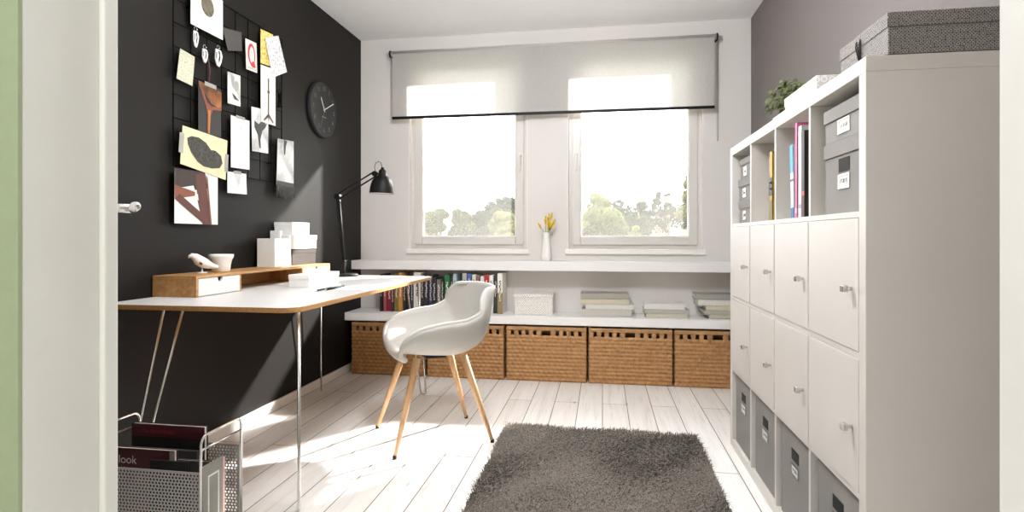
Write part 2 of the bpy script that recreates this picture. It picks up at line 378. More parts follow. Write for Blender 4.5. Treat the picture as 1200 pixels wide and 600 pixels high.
def window(n, x0, x1, side):
    """one casement: fixed frame, sash, pane, handle and sill"""
    t = bpy.data.objects.new('window_%d' % n, None); C.objects.link(t); t.location = (x0, YB, WZ0); t['kind'] = 'structure'
    def ring(a0, a1, c0, c1, wd, y0, y1):
        m = MB(); m.box(a0, a0 + wd, y0, y1, c0, c1); m.box(a1 - wd, a1, y0, y1, c0, c1); m.box(a0 + wd, a1 - wd, y0, y1, c0, c0 + wd); m.box(a0 + wd, a1 - wd, y0, y1, c1 - wd, c1); return m
    obj('window_frame', ring(x0, x1, WZ0, WZ1, .045, 4.40, 4.475), M_frame, t, .004)
    sx0, sx1, sz0, sz1 = x0 + .032, x1 - .032, WZ0 + .032, WZ1 - .032
    s_ = obj('sash', ring(sx0, sx1, sz0, sz1, .064, 4.382, 4.45), M_frame, t, .006)
    obj('glazing_bead', ring(sx0 + .06, sx1 - .06, sz0 + .06, sz1 - .06, .012, 4.392, 4.43), M_trim, s_, .003)
    obj('pane', bx(sx0 + .062, sx1 - .062, 4.414, 4.419, sz0 + .062, sz1 - .062), M_glass, s_)
    hx = sx0 + .03 if side < 0 else sx1 - .03
    m = MB(); m.box(hx - .013, hx + .013, 4.368, 4.382, 1.60, 1.68); m.box(hx - .009, hx + .009, 4.345, 4.37, 1.655, 1.673)
    m.box(hx - .009, hx + .009, 4.340, 4.355, 1.545, 1.673)
    obj('window_handle', m, M_frame, t, .003)
    obj('window_sill', bx(x0 - .02, x1 + .018, 4.327, 4.40, WZ0 - .037, WZ0 + .002), M_trim, t, .004)
    m = MB(); m.box(x0, x0 + .004, YB - .001, 4.40, WZ0, WZ1); m.box(x1 - .004, x1, YB - .001, 4.40, WZ0, WZ1); m.box(x0, x1, YB - .001, 4.40, WZ1 - .004, WZ1)
    obj('reveal', m, M_trim, t)
window(1, L0, L1, 1)
window(2, R0, R1, -1)

# open door leaf, swung past square so that it lines up with the view, hinged at the left jamb
ang = math.atan2(0.969, 1.0) + math.radians(1.0)
d = bpy.data.objects.new('door_1', None); C.objects.link(d); d['kind'] = 'structure'
m = MB(); m.box(-.042, 0, .004, .86, .008, 2.035); obj('door_leaf', m, M_lining, d, .002)
m = MB()
Mx = Matrix.Rotation(PI / 2, 3, 'Y')
m.lathe([(.026, 0), (.026, .008), (.022, .011)], (0, .80, 1.102), 20, 0, Mx)
m.lathe([(.011, .008), (.011, .05)], (0, .80, 1.102), 14, 0, Mx)
m.tube([(.048, .812, 1.102), (.052, .80, 1.102), (.053, .76, 1.102), (.053, .68, 1.102)], .0105, 14)
m.sphere((.053, .68, 1.102), .0105, 8)
obj('door_handle', m, M_chrome, d)
m = MB(); m.lathe([(.026, 0), (.026, .008), (.022, .011)], (0, .80, 1.035), 20, 0, Mx); m.box(.010, .012, .798, .802, 1.028, 1.043, mi=1)
obj('keyhole_plate', m, [M_chrome, M_blackmatt], d)
d.location = (DX0 - .012, YD + .012, 0); d.rotation_euler = (0, 0, ang)

# ------------------------------------------------------------------ shelves under the window
def shelf(name, label, y0, z0, z1):
    o = obj(name, bx(XL + .001, XR - .001, y0, YB - .001, z0, z1), M_shelf, None, .004); tag(o, label, 'shelf')
shelf('wall_shelf', 'long white window shelf, the upper of the two under the windows, with a flower vase', 4.167, .785, .855)
shelf('wall_shelf', 'long white low shelf above the wicker baskets, carrying books', 4.05, .403, .463)

# ------------------------------------------------------------------ cabinet
CX0, CY0, CT = 0.633, 1.496, 0.038
CELL, DIV = 0.3385, 0.0155
CYs = [CY0 + CT + i * (CELL + DIV) for i in range(4)]      # near to far
CZs = [CT + i * (CELL + DIV) for i in range(4)]            # bottom to top
CY1 = CYs[3] + CELL + CT; CZ1 = CZs[3] + CELL + CT
CX1 = 1.045
t = thing('storage_cabinet', 'large white cube cabinet of sixteen compartments with eight doors', 'cabinet', (CX0, CY0, 0))
m = MB(); m.box(CX0, CX1, CY0, CY0 + CT, 0, CZ1 - CT); m.box(CX0, CX1, CY1 - CT, CY1, 0, CZ1 - CT)
obj('side_panel', bx(CX0, CX1, CY0, CY0 + CT, CT, CZ1 - CT), M_cab, t, .0015)
obj('side_panel', bx(CX0, CX1, CY1 - CT, CY1, CT, CZ1 - CT), M_cab, t, .0015)
obj('top_panel', bx(CX0, CX1, CY0, CY1, CZ1 - CT, CZ1), M_cab, t, .0015)
obj('bottom_panel', bx(CX0, CX1, CY0, CY1, 0, CT), M_cab, t, .0015)
obj('back_panel', bx(CX1 - .008, CX1 - .001, CY0 + CT, CY1 - CT, CT, CZ1 - CT), M_cab, t)
for i in range(3):
    y = CYs[i] + CELL; obj('divider', bx(CX0 + .002, CX1 - .008, y, y + DIV, CT, CZ1 - CT), M_cab, t, .001)
for i in range(3):
    z = CZs[i] + CELL
    m = MB()
    for k in range(4): m.box(CX0 + .002, CX1 - .008, CYs[k], CYs[k] + CELL, z, z + DIV)
    obj('shelf_board', m, M_cab, t, .001)
for r in (1, 2):
    for k in range(4):
        dr = obj('door', bx(CX0 - .001, CX0 + .016, CYs[k] + .0012, CYs[k] + CELL - .0012, CZs[r] + .0015, CZs[r] + CELL - .0015), M_cab, t, .0015)
        ky, kz = CYs[k] + .035, CZs[r] + CELL * .5 - .012
        kb = MB(); kb.tube([(CX0 - .001, ky, kz), (CX0 - .016, ky, kz)], .005, 10); kb.box(CX0 - .028, CX0 - .014, ky - .010, ky + .010, kz - .009, kz + .009)
        obj('knob', kb, M_chrome, dr, .002)

def scribble(m, x, y, z, wd, h, mi):
    """a few pen strokes of a hand-lettered label on a face turned to -x"""
    n = 6
    for i in range(n):
        yy = y + wd / 2 - wd * (i + .5) / n; hh = h * random.uniform(.5, 1)
        pts = [(x, yy + random.uniform(-.2, .2) * wd / n, z - hh / 2), (x, yy + random.uniform(-.4, .4) * wd / n, z), (x, yy + random.uniform(-.3, .3) * wd / n, z + hh / 2)]
        m.tube(pts, .0007, 4, mi)

def storage_box(label, x0, x1, y0, y1, z0, z1, lid=0.0, slot=True, name='storage_box', group=None, lw=.062, lh=.030, lz=None, sz=None):
    t = thing(name, label, 'box', (x0, (y0 + y1) / 2, z0), group)
    ym = (y0 + y1) / 2
    b = MB()
    th = .006
    b.box(x0, x0 + th, y0, y1, z0, z1 - lid); b.box(x1 - th, x1, y0, y1, z0, z1 - lid); b.box(x0 + th, x1 - th, y0, y0 + th, z0, z1 - lid); b.box(x0 + th, x1 - th, y1 - th, y1, z0, z1 - lid); b.box(x0 + th, x1 - th, y0 + th, y1 - th, z0, z0 + th)
    obj('box_body', b, M_greycard, t, .0012)
    if lid:
        b = MB(); b.box(x0 - .004, x1 + .004, y0 - .004, y1 + .004, z1 - lid, z1); obj('lid', b, M_greycard, t, .0015)
    if slot:
        s0 = sz if sz else z1 - .075
        b = MB(); b.box(x0 - .0015, x0 + .001, ym - .036, ym + .036, s0 - .019, s0 + .019); obj('grip_hole', b, M_blackmatt, t, .0008)
    l0 = lz if lz else z1 - .125
    b = MB(); b.box(x0 - .003, x0, ym - lw / 2 - .006, ym + lw / 2 + .006, l0 - lh / 2 - .006, l0 - lh / 2); b.box(x0 - .003, x0, ym - lw / 2 - .006, ym + lw / 2 + .006, l0 + lh / 2, l0 + lh / 2 + .004)
    b.box(x0 - .003, x0, ym - lw / 2 - .006, ym - lw / 2, l0 - lh / 2, l0 + lh / 2); b.box(x0 - .003, x0, ym + lw / 2, ym + lw / 2 + .006, l0 - lh / 2, l0 + lh / 2)
    h = obj('label_holder', b, M_chrome, t)
    b = MB(); b.box(x0 - .0012, x0, ym - lw / 2, ym + lw / 2, l0 - lh / 2, l0 + lh / 2); scribble(b, x0 - .0016, ym, l0, lw * .8, lh * .5, 1)
    obj('paper_label', b, [M_paper, M_blackmatt], h)
    return t
ZB = CZs[0] + .001
nm = ['nearest the camera', 'second from the near end', 'third from the near end', 'farthest from the camera, by the baskets']
for k in range(4):
    storage_box('tall grey box in the bottom cabinet row, ' + nm[k], CX0 + .014, CX0 + .35, CYs[k] + .012, CYs[k] + .312, ZB, ZB + .325, 0, True, group='grey boxes in the bottom row')
ZT = CZs[3] + .001
y0 = CYs[0]
storage_box('large grey lidded box with a black grip hole, in the nearest top compartment', CX0 + .025, CX0 + .36, y0 + .015, y0 + .283, ZT, ZT + .205, .042, True, sz=ZT + .135, lz=ZT + .09)
storage_box('small grey lidded box on top of the large grey box in the nearest top compartment', CX0 + .025, CX0 + .33, y0 + .015, y0 + .283, ZT + .206, ZT + .306, .038, False, lz=ZT + .244, lw=.066)
y0 = CYs[3]
storage_box('lowest of three little grey boxes stacked in the far top compartment', CX0 + .03, CX0 + .30, y0 + .10, y0 + .322, ZT, ZT + .105, .035, False, lz=ZT + .038, lw=.045)
storage_box('middle one of three little grey boxes stacked in the far top compartment', CX0 + .03, CX0 + .30, y0 + .10, y0 + .322, ZT + .106, ZT + .211, .035, False, lz=ZT + .144, lw=.045)
storage_box('topmost, narrower one of three little grey boxes stacked in the far top compartment', CX0 + .03, CX0 + .27, y0 + .10, y0 + .29, ZT + .212, ZT + .306, .03, False, lz=ZT + .245, lw=.04)

def upright_book(name, label, cat, y0, y1, x0, depth, h, col, lean=0.0, bands=None):
    """book standing in the cabinet, spine turned to the room (-x)"""
    t = thing(name, label, cat, (x0, (y0 + y1) / 2, ZT))
    M = Matrix.Translation((x0, (y0 + y1) / 2, ZT)) @ Matrix.Rotation(lean, 4, 'X')
    hw = (y1 - y0) / 2
    b = MB(); b.box(0, .002, -hw, hw, 0, h, M=M); b.box(0, depth, -hw, -hw + .0015, 0, h, M=M); b.box(0, depth, hw - .0015, hw, 0, h, M=M)
    mats = [plain('cover', srgb(*col), .5)]
    for i, (z0, z1, c) in enumerate(bands or []):
        b.box(-.0006, 0, -hw, hw, z0 * h, z1 * h, mi=i + 1, M=M); mats.append(plain('cover band', srgb(*c), .5))
    obj('cover', b, mats, t)
    b = MB(); b.box(.003, depth - .003, -hw + .0016, hw - .0016, .003, h - .003, M=M); obj('page_block', b, M_paper, t)
    return t
yb = CYs[1]
upright_book('book', 'thin black book beside the grey folder in the second top compartment', 'book', yb + .062, yb + .090, CX0 + .01, .22, .28, (34, 28, 28), bands=[(.0, .22, (70, 34, 36)), (.25, .3, (190, 60, 60))])
upright_book('magazine_file', 'pale grey folder between the pink and black books in the cabinet', 'folder', yb + .092, yb + .128, CX0 + .012, .23, .302, (196, 194, 192), bands=[(.1, .14, (150, 148, 148))])
upright_book('book', 'tall bright pink book in the second top compartment', 'book', yb + .130, yb + .152, CX0 + .01, .22, .318, (212, 92, 142), bands=[(.05, .1, (236, 160, 190))])
upright_book('book', 'blue and white book leaning beside the pink book in the cabinet', 'book', yb + .162, yb + .194, CX0 + .01, .21, .252, (206, 214, 220), -.05, [(.62, 1.0, (66, 150, 182)), (0, .14, (36, 90, 140)), (.5, .53, (70, 60, 60))])
yb = CYs[2]
upright_book('book', 'mustard yellow book with black lettering in the third top compartment', 'book', yb + .094, yb + .128, CX0 + .02, .22, .27, (176, 140, 40), bands=[(.36, .62, (40, 36, 30)), (.44, .47, (220, 210, 190)), (.53, .56, (220, 210, 190)), (.0, .3, (120, 96, 34))])
upright_book('book', 'slim brown book beside the mustard book in the third top compartment', 'book', yb + .130, yb + .140, CX0 + .02, .22, .25, (150, 128, 92), bands=[(.4, .6, (60, 50, 40))])

# things on top of the cabinet
t = thing('patterned_box', 'large grey dotted box with a cord closure, on the near end of the cabinet top', 'box', (.85, 1.63, CZ1))
obj('box_body', bx(.682, 1.04, 1.494, 1.77, CZ1 + .001, CZ1 + .066), M_dotbox, t, .002)
obj('lid', bx(.680, 1.042, 1.492, 1.772, CZ1 + .0665, CZ1 + .102), M_dotbox, t, .002)
m = MB()
for dy in (-.010, .012):
    m.tube([(.6785, 1.635 + dy * .2, CZ1 + .026), (.6755, 1.635 + dy, CZ1 + .07), (.6755, 1.639 + dy, CZ1 + .084), (.6755, 1.645 + dy, CZ1 + .07), (.6785, 1.640 + dy * .2, CZ1 + .026)], .0016, 6)
m.sphere((.6765, 1.637, CZ1 + .022), .007, 8)
obj('cord_loop', m, M_blackmatt, t)
t = thing('flat_box', 'flat white box under the ribbed white box on the cabinet top', 'box', (.8, 2.2, CZ1))
obj('box_body', bx(.685, .99, 2.0, 2.43, CZ1 + .001, CZ1 + .022), M_white, t, .002); obj('lid', bx(.682, .993, 1.997, 2.433, CZ1 + .0225, CZ1 + .040), M_white, t, .002)
t = thing('gift_box', 'ribbed white box lying on the flat white box beside the plant', 'box', (.85, 2.33, CZ1 + .04))
obj('box_body', bx(.752, 1.0, 2.157, 2.507, CZ1 + .041, CZ1 + .098), M_stripe, t, .002); obj('lid', bx(.750, 1.002, 2.155, 2.51, CZ1 + .0985, CZ1 + .134), M_stripe, t, .002)
t = thing('potted_plant', 'bushy green plant in a white pot on top of the cabinet', 'plant', (.90, 2.80, CZ1))
m = MB(); m.lathe([(.04, .001), (.052, .10), (.056, .135), (.05, .135), (.046, .118)], (.90, 2.80, CZ1), 20); obj('pot', m, M_ceramic, t)
m = MB(); lf = MB()
for i in range(60):
    a = random.uniform(0, 2 * PI); r = random.uniform(.02, .10); h = random.uniform(.18, .30) - r * .5
    tip = Vector((.90 + r * math.cos(a) - .03, 2.80 + r * math.sin(a) + .03, CZ1 + h)); base = Vector((.90, 2.80, CZ1 + .115))
    m.tube([base, base.lerp(tip, .5) + Vector((0, 0, .025)), tip], .0012, 5)
    for q in range(5):
        c = tip + Vector((random.uniform(-.018, .018), random.uniform(-.018, .018), random.uniform(-.014, .014)))
        nrm = Vector((random.uniform(-1, .2), random.uniform(-1, .4), random.uniform(.1, 1))).normalized(); u = nrm.orthogonal().normalized(); v = nrm.cross(u)
        rr = random.uniform(.009, .014)
        pts = [c + u * rr * math.cos(k * PI / 4) + v * rr * .85 * math.sin(k * PI / 4) + nrm * (.003 if k % 2 else 0) for k in range(8)]
        lf.prism(pts, nrm * .0012)
obj('stems', m, M_stem, t); tag(obj('foliage', lf, M_leaf, t), kind='stuff')

# ------------------------------------------------------------------ roller blind
t = thing('roller_blind', 'white roller blind half lowered over both windows', 'blind', (-.42, 4.30, 2.49))
m = MB(); m.tube([(-1.655, 4.285, 2.488), (.815, 4.285, 2.488)], .021, 16); obj('roller_tube', m, M_blind, t)
m = MB(); m.box(-1.64, .80, 4.2655, 4.2667, 1.982, 2.488); obj('blind_cloth', m, M_blind, t)
m = MB(); m.box(-1.64, .80, 4.258, 4.274, 1.966, 1.986); obj('bottom_bar', m, M_black, t, .003)
for x in (-1.662, .820):
    m = MB(); m.lathe([(.026, -.006), (.028, 0), (.026, .006)], (x, 4.285, 2.488), 18, 0, Mx); m.box(x - .005, x + .005, 4.285, 4.349, 2.47, 2.506); obj('bracket', m, M_blackmatt, t)
m = MB()
for i in range(78):
    m.sphere((.824, 4.262, 2.48 - i * .0095), .0024, 4)
m.tube([(.824, 4.262, 2.485), (.824, 4.262, 1.735)], .0011, 6)
m.tube([(.824, 4.308, 2.485), (.824, 4.306, 1.76), (.824, 4.29, 1.735), (.824, 4.27, 1.733), (.824, 4.262, 1.74)], .0013, 6)
obj('pull_chain', m, M_greypaper, t)

# ------------------------------------------------------------------ desk
DXa, DXb, DYa, DYb, DZt = -1.925, -1.105, 1.915, 3.64, .775
def rrect(x0, x1, y0, y1, r, n=8):
    pts = []
    for cx_, cy_, a0 in ((x1 - r, y0 + r, -90), (x1 - r, y1 - r, 0), (x0 + r, y1 - r, 90), (x0 + r, y0 + r, 180)):
        for i in range(n + 1):
            a = math.radians(a0 + 90 * i / n); pts.append((cx_ + r * math.cos(a), cy_ + r * math.sin(a)))
    return pts
t = thing('desk', 'white topped desk with oak edge on thin steel hairpin legs', 'desk', ((DXa + DXb) / 2, (DYa + DYb) / 2, 0))
o2 = rrect(DXa, DXb, DYa, DYb, .07); i2 = rrect(DXa + .009, DXb - .009, DYa + .009, DYb - .009, .062)
n = len(o2)
top = MB(); top.prism([(x, y, DZt - .0165) for x, y in o2], (0, 0, .016), 0, True); top.prism([(x, y, DZt - .0008) for x, y in rrect(DXa + .002, DXb - .002, DYa + .002, DYb - .002, .069)], (0, 0, .0016), 1)
top.prism([(x, y, DZt - .020) for x, y in i2], (0, 0, .0035), 0, True)
obj('tabletop', top, [M_ply, M_laminate], t)
def hairpin(tx, ty, ux, uy, fx, fy, wt, wb):
    """steel rod bent to a U: two rods from a plate under the top, down to a foot that stands outward"""
    zt = DZt - .022
    m = MB()
    u = Vector((ux, uy, 0)).normalized(); T = Vector((tx, ty, zt)); F_ = Vector((fx, fy, .0045))
    P = [T + u * wt / 2, F_ + u * wb / 2 + Vector((0, 0, .012))]
    arc = [F_ + u * (wb / 2) * math.cos(a) + Vector((0, 0, .012 - .012 * math.sin(a))) for a in [PI * k / 8 for k in range(1, 8)]]
    Q = [F_ - u * wb / 2 + Vector((0, 0, .012)), T - u * wt / 2]
    m.tube(P + arc + Q, .0055, 10)
    lg = obj('leg', m, M_chrome, t)
    pl = MB(); c = T + Vector((0, 0, .001)); v = Vector((-u.y, u.x, 0))
    for s_ in (0,):
        q = [c + u * (wt / 2 + .02) + v * .02, c - u * (wt / 2 + .02) + v * .02, c - u * (wt / 2 + .02) - v * .02, c + u * (wt / 2 + .02) - v * .02]
        pl.prism(q, (0, 0, .002))
    obj('mounting_plate', pl, M_chrome, lg)
hairpin(-1.165, 2.04, -.46, .89, -1.138, 1.995, .085, .03)
hairpin(-1.70, 2.03, 1, .0, -1.862, 1.985, .085, .04)
hairpin(-1.838, 3.49, -.46, .89, -1.868, 3.555, .085, .03)
hairpin(-1.215, 3.50, 1, .1, -1.165, 3.585, .075, .034)

# desk-top organiser: oak riser with two drawers
OX0, OX1, OY0, OY1, OZ0, OZ1 = -1.932, -1.72, 2.182, 3.39, .777, .868
t = thing('desk_organiser', 'long low oak riser with two white drawers, at the back of the desk', 'organiser', (OX0, OY0, OZ0))
obj('top_board', bx(OX0, OX1, OY0, OY1, OZ1 - .012, OZ1), M_oak, t, .0015)
for y0, y1 in ((OY0, OY0 + .012), (2.478, 2.490), (3.05, 3.062), (OY1 - .012, OY1)):
    obj('upright', bx(OX0, OX1, y0, y1, OZ0, OZ1 - .0125), M_oak, t, .001)
obj('back_board', bx(OX0, OX0 + .006, OY0 + .012, OY1 - .012, OZ0, OZ1 - .0125), M_oak, t)
for y0, y1 in ((OY0 + .014, 2.476), (3.064, OY1 - .014)):
    m = MB(); x = OX1 - .010; yc = (y0 + y1) / 2
    ol = [(x, y0, OZ0 + .002), (x, y1, OZ0 + .002), (x, y1, OZ1 - .014)]
    ol += [(x, yc + .017 * math.cos(a), OZ1 - .014 - .021 * math.sin(a)) for a in [PI * k / 8 for k in range(9)]] + [(x, y0, OZ1 - .014)]
    m.prism(ol, (.010, 0, 0)); dr = obj('drawer', m, M_laminate, t)
    m = MB(); m.box(OX0 + .012, x - .002, y0 + .004, y1 - .004, OZ0 + .004, OZ1 - .016); obj('drawer_box', m, M_blackmatt, dr)

# little things on the riser
zt = OZ1 + .0005
t = thing('bird_figurine', 'white bird figurine on a round foot on the oak riser', 'figurine', (-1.83, 2.36, zt))
m = MB()
d1 = Vector((.62, .78, 0)).normalized()       # towards the tail
def bp(s, z): return Vector((-1.83, 2.36, zt)) + d1 * s + Vector((0, 0, z))
m.tube([bp(-.058, .072), bp(-.052, .078), bp(-.044, .081), bp(-.030, .076), bp(-.014, .060), bp(.006, .047), bp(.026, .038), bp(.048, .030), bp(.068, .027)], [.002, .008, .013, .018, .024, .025, .019, .012, .007], 16)
obj('body', m, M_ceramic, t)
m = MB(); m.lathe([(.022, 0), (.023, .002), (.020, .004), (.004, .006), (.003, .030)], (-1.83, 2.36, zt), 20); obj('foot', m, M_ceramic, t)
wg = MB(); side = Vector((d1.y, -d1.x, 0))
wg.prism([bp(-.016, .055) + side * .0235, bp(-.004, .047) + side * .0245, bp(-.006, .038) + side * .0245, bp(-.018, .043) + side * .0235], side * .002); obj('wing_mark', wg, M_greypaper, t)
t = thing('cup', 'white flared cup on the oak riser beside the bird figurine', 'cup', (-1.828, 2.49, zt))
m = MB(); m.lathe([(.036, 0), (.040, .004), (.042, .03), (.047, .055), (.055, .070), (.056, .084), (.052, .084), (.050, .070), (.040, .045), (.034, .010)], (-1.828, 2.49, zt), 28)
obj('cup_body', m, M_ceramic, t)

def carton(label, x0, x1, y0, y1, z0, z1, mat, lid=0, name='box', cat='box'):
    t = thing(name, label, cat, ((x0 + x1) / 2, (y0 + y1) / 2, z0))
    if lid:
        obj('box_body', bx(x0 + .002, x1 - .002, y0 + .002, y1 - .002, z0, z1 - lid), mat, t, .0015)
        obj('lid', bx(x0, x1, y0, y1, z1 - lid + .0006, z1), mat, t, .0015)
    else:
        obj('box_body', bx(x0, x1, y0, y1, z0, z1), mat, t, .0018)
    return t
carton('tall white carton at the front of the box group on the oak riser', -1.905, -1.797, 2.895, 3.055, zt, zt + .160, M_white, 0, 'carton')
carton('dark brown wooden box under the white boxes on the oak riser', -1.928, -1.808, 3.095, 3.375, zt, zt + .096, M_brown, .03, 'wooden_box')
carton('white lidded box standing on the dark brown wooden box', -1.928, -1.800, 3.10, 3.37, zt + .0965, zt + .18, M_white, .03, 'lidded_box')
carton('topmost white box of the pile on the oak riser', -1.930, -1.812, 3.10, 3.30, zt + .1805, zt + .256, M_white, .028, 'lidded_box')
carton('white upright book box between the tall carton and the brown box', -1.93, -1.868, 3.06, 3.09, zt, zt + .205, M_white, 0, 'slipcase')
carton('slim cream notebook standing against the white pile on the riser', -1.862, -1.812, 3.066, 3.088, zt, zt + .178, M_paper, 0, 'notebook', 'notebook')
carton('long low white box lying on the desk in front of the riser', -1.607, -1.490, 2.71, 3.05, DZt + .0015, DZt + .066, M_white, .026, 'lidded_box')
def pen(label, a, b, r, mat, tipmat):
    t = thing('pen', label, 'pen', a); A, B = Vector(a), Vector(b); d_ = (B - A).normalized()
    m = MB(); m.tube([A + d_ * .018, B - d_ * .004, B], [r, r, r * .7], 10); obj('barrel', m, mat, t)
    m = MB(); m.tube([A, A + d_ * .018], [r * .2, r * .95], 10); obj('tip', m, tipmat, t)
pen('long black pen lying on the desk top near its edge', (-1.322, 2.55, DZt + .0065), (-1.335, 2.785, DZt + .0065), .0055, M_black, M_chrome)
pen('dark grey pen with a pale tip, lying just left of the black pen', (-1.348, 2.50, DZt + .0055), (-1.352, 2.68, DZt + .0055), .0045, M_greypaper, M_trim)

# desk lamp
LX, LY, LZ = -1.68, 3.535, DZt + .0015
t = thing('desk_lamp', 'black jointed architect lamp on a round foot at the desk end', 'lamp', (LX, LY, LZ))
m = MB(); m.lathe([(.080, 0), (.080, .012), (.074, .017), (.02, .019)], (LX, LY, LZ), 36); obj('base', m, M_black, t)
bj = Vector((LX - .018, LY, LZ + .085)); el = Vector((-1.738, LY, 1.304)); en = Vector((-1.478, LY, 1.452))
m = MB(); m.tube([(LX - .018, LY, LZ + .015), (LX - .018, LY, LZ + .07)], .011, 14); m.box(bj.x - .014, bj.x + .014, LY - .018, LY + .018, LZ + .065, LZ + .105)
m.tube([(bj.x, LY - .028, bj.z), (bj.x, LY + .028, bj.z)], .008, 12); obj('stem_joint', m, M_black, t, .002)
def par(a, b, off, r):
    d_ = (b - a).normalized(); nrm = Vector((-d_.z, 0, d_.x)); return [a + nrm * off, b + nrm * off], r
m = MB()
for off in (-.0065, .0065):
    P, r = par(bj, el, off, .0075); m.tube([(P[0].x, LY, P[0].z), (P[1].x, LY, P[1].z)], r, 8)
obj('lower_arm', m, M_black, t)
m = MB(); sp = []
for sx in (-1, 1):
    a0 = bj + Vector((.012, sx * .016, .01)); b0 = bj.lerp(el, .34) + Vector((0, sx * .012, 0))
    nt = 26
    for k in range(nt * 6 + 1):
        f = k / (nt * 6); a = 2 * PI * k / 6; c = a0.lerp(b0, f); sp.append(c + Vector((.0045 * math.cos(a), .0045 * math.sin(a), 0)))
    m.tube(sp, .0011, 5); sp = []
obj('spring', m, M_wire, t)
m = MB(); m.tube([(el.x, LY - .02, el.z), (el.x, LY + .02, el.z)], .021, 18); m.tube([(el.x + .006, LY - .012, el.z - .03), (el.x + .006, LY + .012, el.z - .03)], .012, 14); obj('elbow_joint', m, M_black, t, .002)
m = MB()
for off in (.016, -.016):
    P, r = par(el, en, off, .0052); m.tube([(P[0].x, LY, P[0].z), (P[1].x, LY, P[1].z)], r, 8)
obj('upper_arm', m, M_black, t)
m = MB(); m.tube([(en.x, LY - .015, en.z), (en.x, LY + .015, en.z)], .018, 16); m.tube([en, Vector((-1.437, LY, 1.452))], .007, 10); obj('head_joint', m, M_black, t)
shx = -1.432; Msh = Matrix.Rotation(math.radians(2), 3, 'Y')
m = MB(); prof = [(.080, 0), (.079, .012), (.075, .045), (.066, .078), (.050, .103), (.030, .117), (.024, .122), (.024, .150), (.018, .156), (.012, .160), (.010, .172), (.001, .173)]
m.lathe(prof, (shx, LY, 1.322), 32, 0, Msh, True, False); m.lathe([(.078, .002), (.073, .045), (.062, .078), (.046, .101), (.002, .112)], (shx, LY, 1.322), 32, 1, Msh, True, False)
sh = obj('lamp_shade', m, [M_black, M_trim], t)
m = MB(); m.sphere((shx, LY, 1.372), .026, 10); m.lathe([(.013, 0), (.013, .035)], (shx, LY, 1.39), 12); obj('bulb', m, M_ceramic, sh)
m = MB(); m.tube([(en.x + .004, LY, en.z + .01), (-1.482, LY, 1.50), (-1.472, LY, 1.525), (-1.452, LY, 1.535), (-1.436, LY, 1.522), (shx + .004, LY, 1.492)], .0022, 8); obj('cable', m, M_blackmatt, t)

# ------------------------------------------------------------------ tub chair
def catmull(P, t_):
    n = len(P) - 1; i = min(int(t_ * n), n - 1); f = t_ * n - i
    g = lambda j: P[max(0, min(n, j))]
    a, b, c, d_ = g(i - 1), g(i), g(i + 1), g(i + 2)
    return [0.5 * (2 * b[k] + (c[k] - a[k]) * f + (2 * a[k] - 5 * b[k] + 4 * c[k] - d_[k]) * f * f + (3 * b[k] - a[k] - 3 * c[k] + d_[k]) * f ** 3) for k in range(len(b))]
#        y(front -)  z     half-w rise  wrap
SEC = [(-.180, .426, .150, .012, .00),
       (-.212, .444, .198, .034, .00),
       (-.200, .462, .245, .085, .00),
       (-.140, .456, .276, .142, -.008),
       (-.020, .440, .298, .184, .00),
       (.100, .436, .304, .200, .015),
       (.195, .475, .300, .192, .045),
       (.245, .560, .290, .140, .085),
       (.270, .655, .268, .080, .098),
       (.288, .735, .236, .034, .085),
       (.296, .778, .196, -.004, .055)]
NU, NV = 28, 40
t = thing('tub_chair', 'light grey shell armchair on four splayed oak legs at the desk', 'chair', (0, 0, 0))
m = MB(); vs = []
for j in range(NV + 1):
    y, z, wd, rise, wrap = catmull(SEC, j / NV)
    for i in range(NU + 1):
        a = (i / NU * 2 - 1) * PI / 2; c = 1 - math.cos(a) 
        vs.append((wd * math.sin(a), y - wrap * c, z + rise * c))
m.add(vs, [(j * (NU + 1) + i, j * (NU + 1) + i + 1, (j + 1) * (NU + 1) + i + 1, (j + 1) * (NU + 1) + i) for j in range(NV) for i in range(NU)], 0, True)
sh = obj('seat_shell', m, M_chair, t, solid=.022)
m = MB(); rim = []
for j in range(0, NV + 1):
    rim.append(vs[j * (NU + 1)])
rim += [vs[NV * (NU + 1) + i] for i in range(1, NU)] + [vs[j * (NU + 1) + NU] for j in range(NV, -1, -1)] + [vs[i] for i in range(NU - 1, 0, -1)]
m.tube(rim, .0113, 12, closed=True); obj('piped_rim', m, M_chair, sh)
m = MB(); m.box(-.055, .055, -.055, .055, .414, .425); obj('seat_plate', m, M_blackmatt, t, .004)
for sx, sy in ((-1, -1), (1, -1), (-1, 1), (1, 1)):
    fx, fy = sx * (.232 if sy < 0 else .208), sy * .248
    tp = Vector((sx * .135, sy * .118, .440)); ft = Vector((fx, fy, .008))
    m = MB(); m.tube([ft, ft.lerp(tp, .5), tp], [.0095, .015, .019], 16); lg = obj('leg', m, M_oakleg, t)
    m = MB(); m.tube([Vector((fx * 1.002, fy * 1.002, 0.0)), ft + Vector((0, 0, .008))], [.0098, .0106], 14); obj('foot_cap', m, M_blackmatt, lg)
t.location = (-.870, 2.848, 0); t.rotation_euler = (0, 0, math.atan2(-.845, .53))

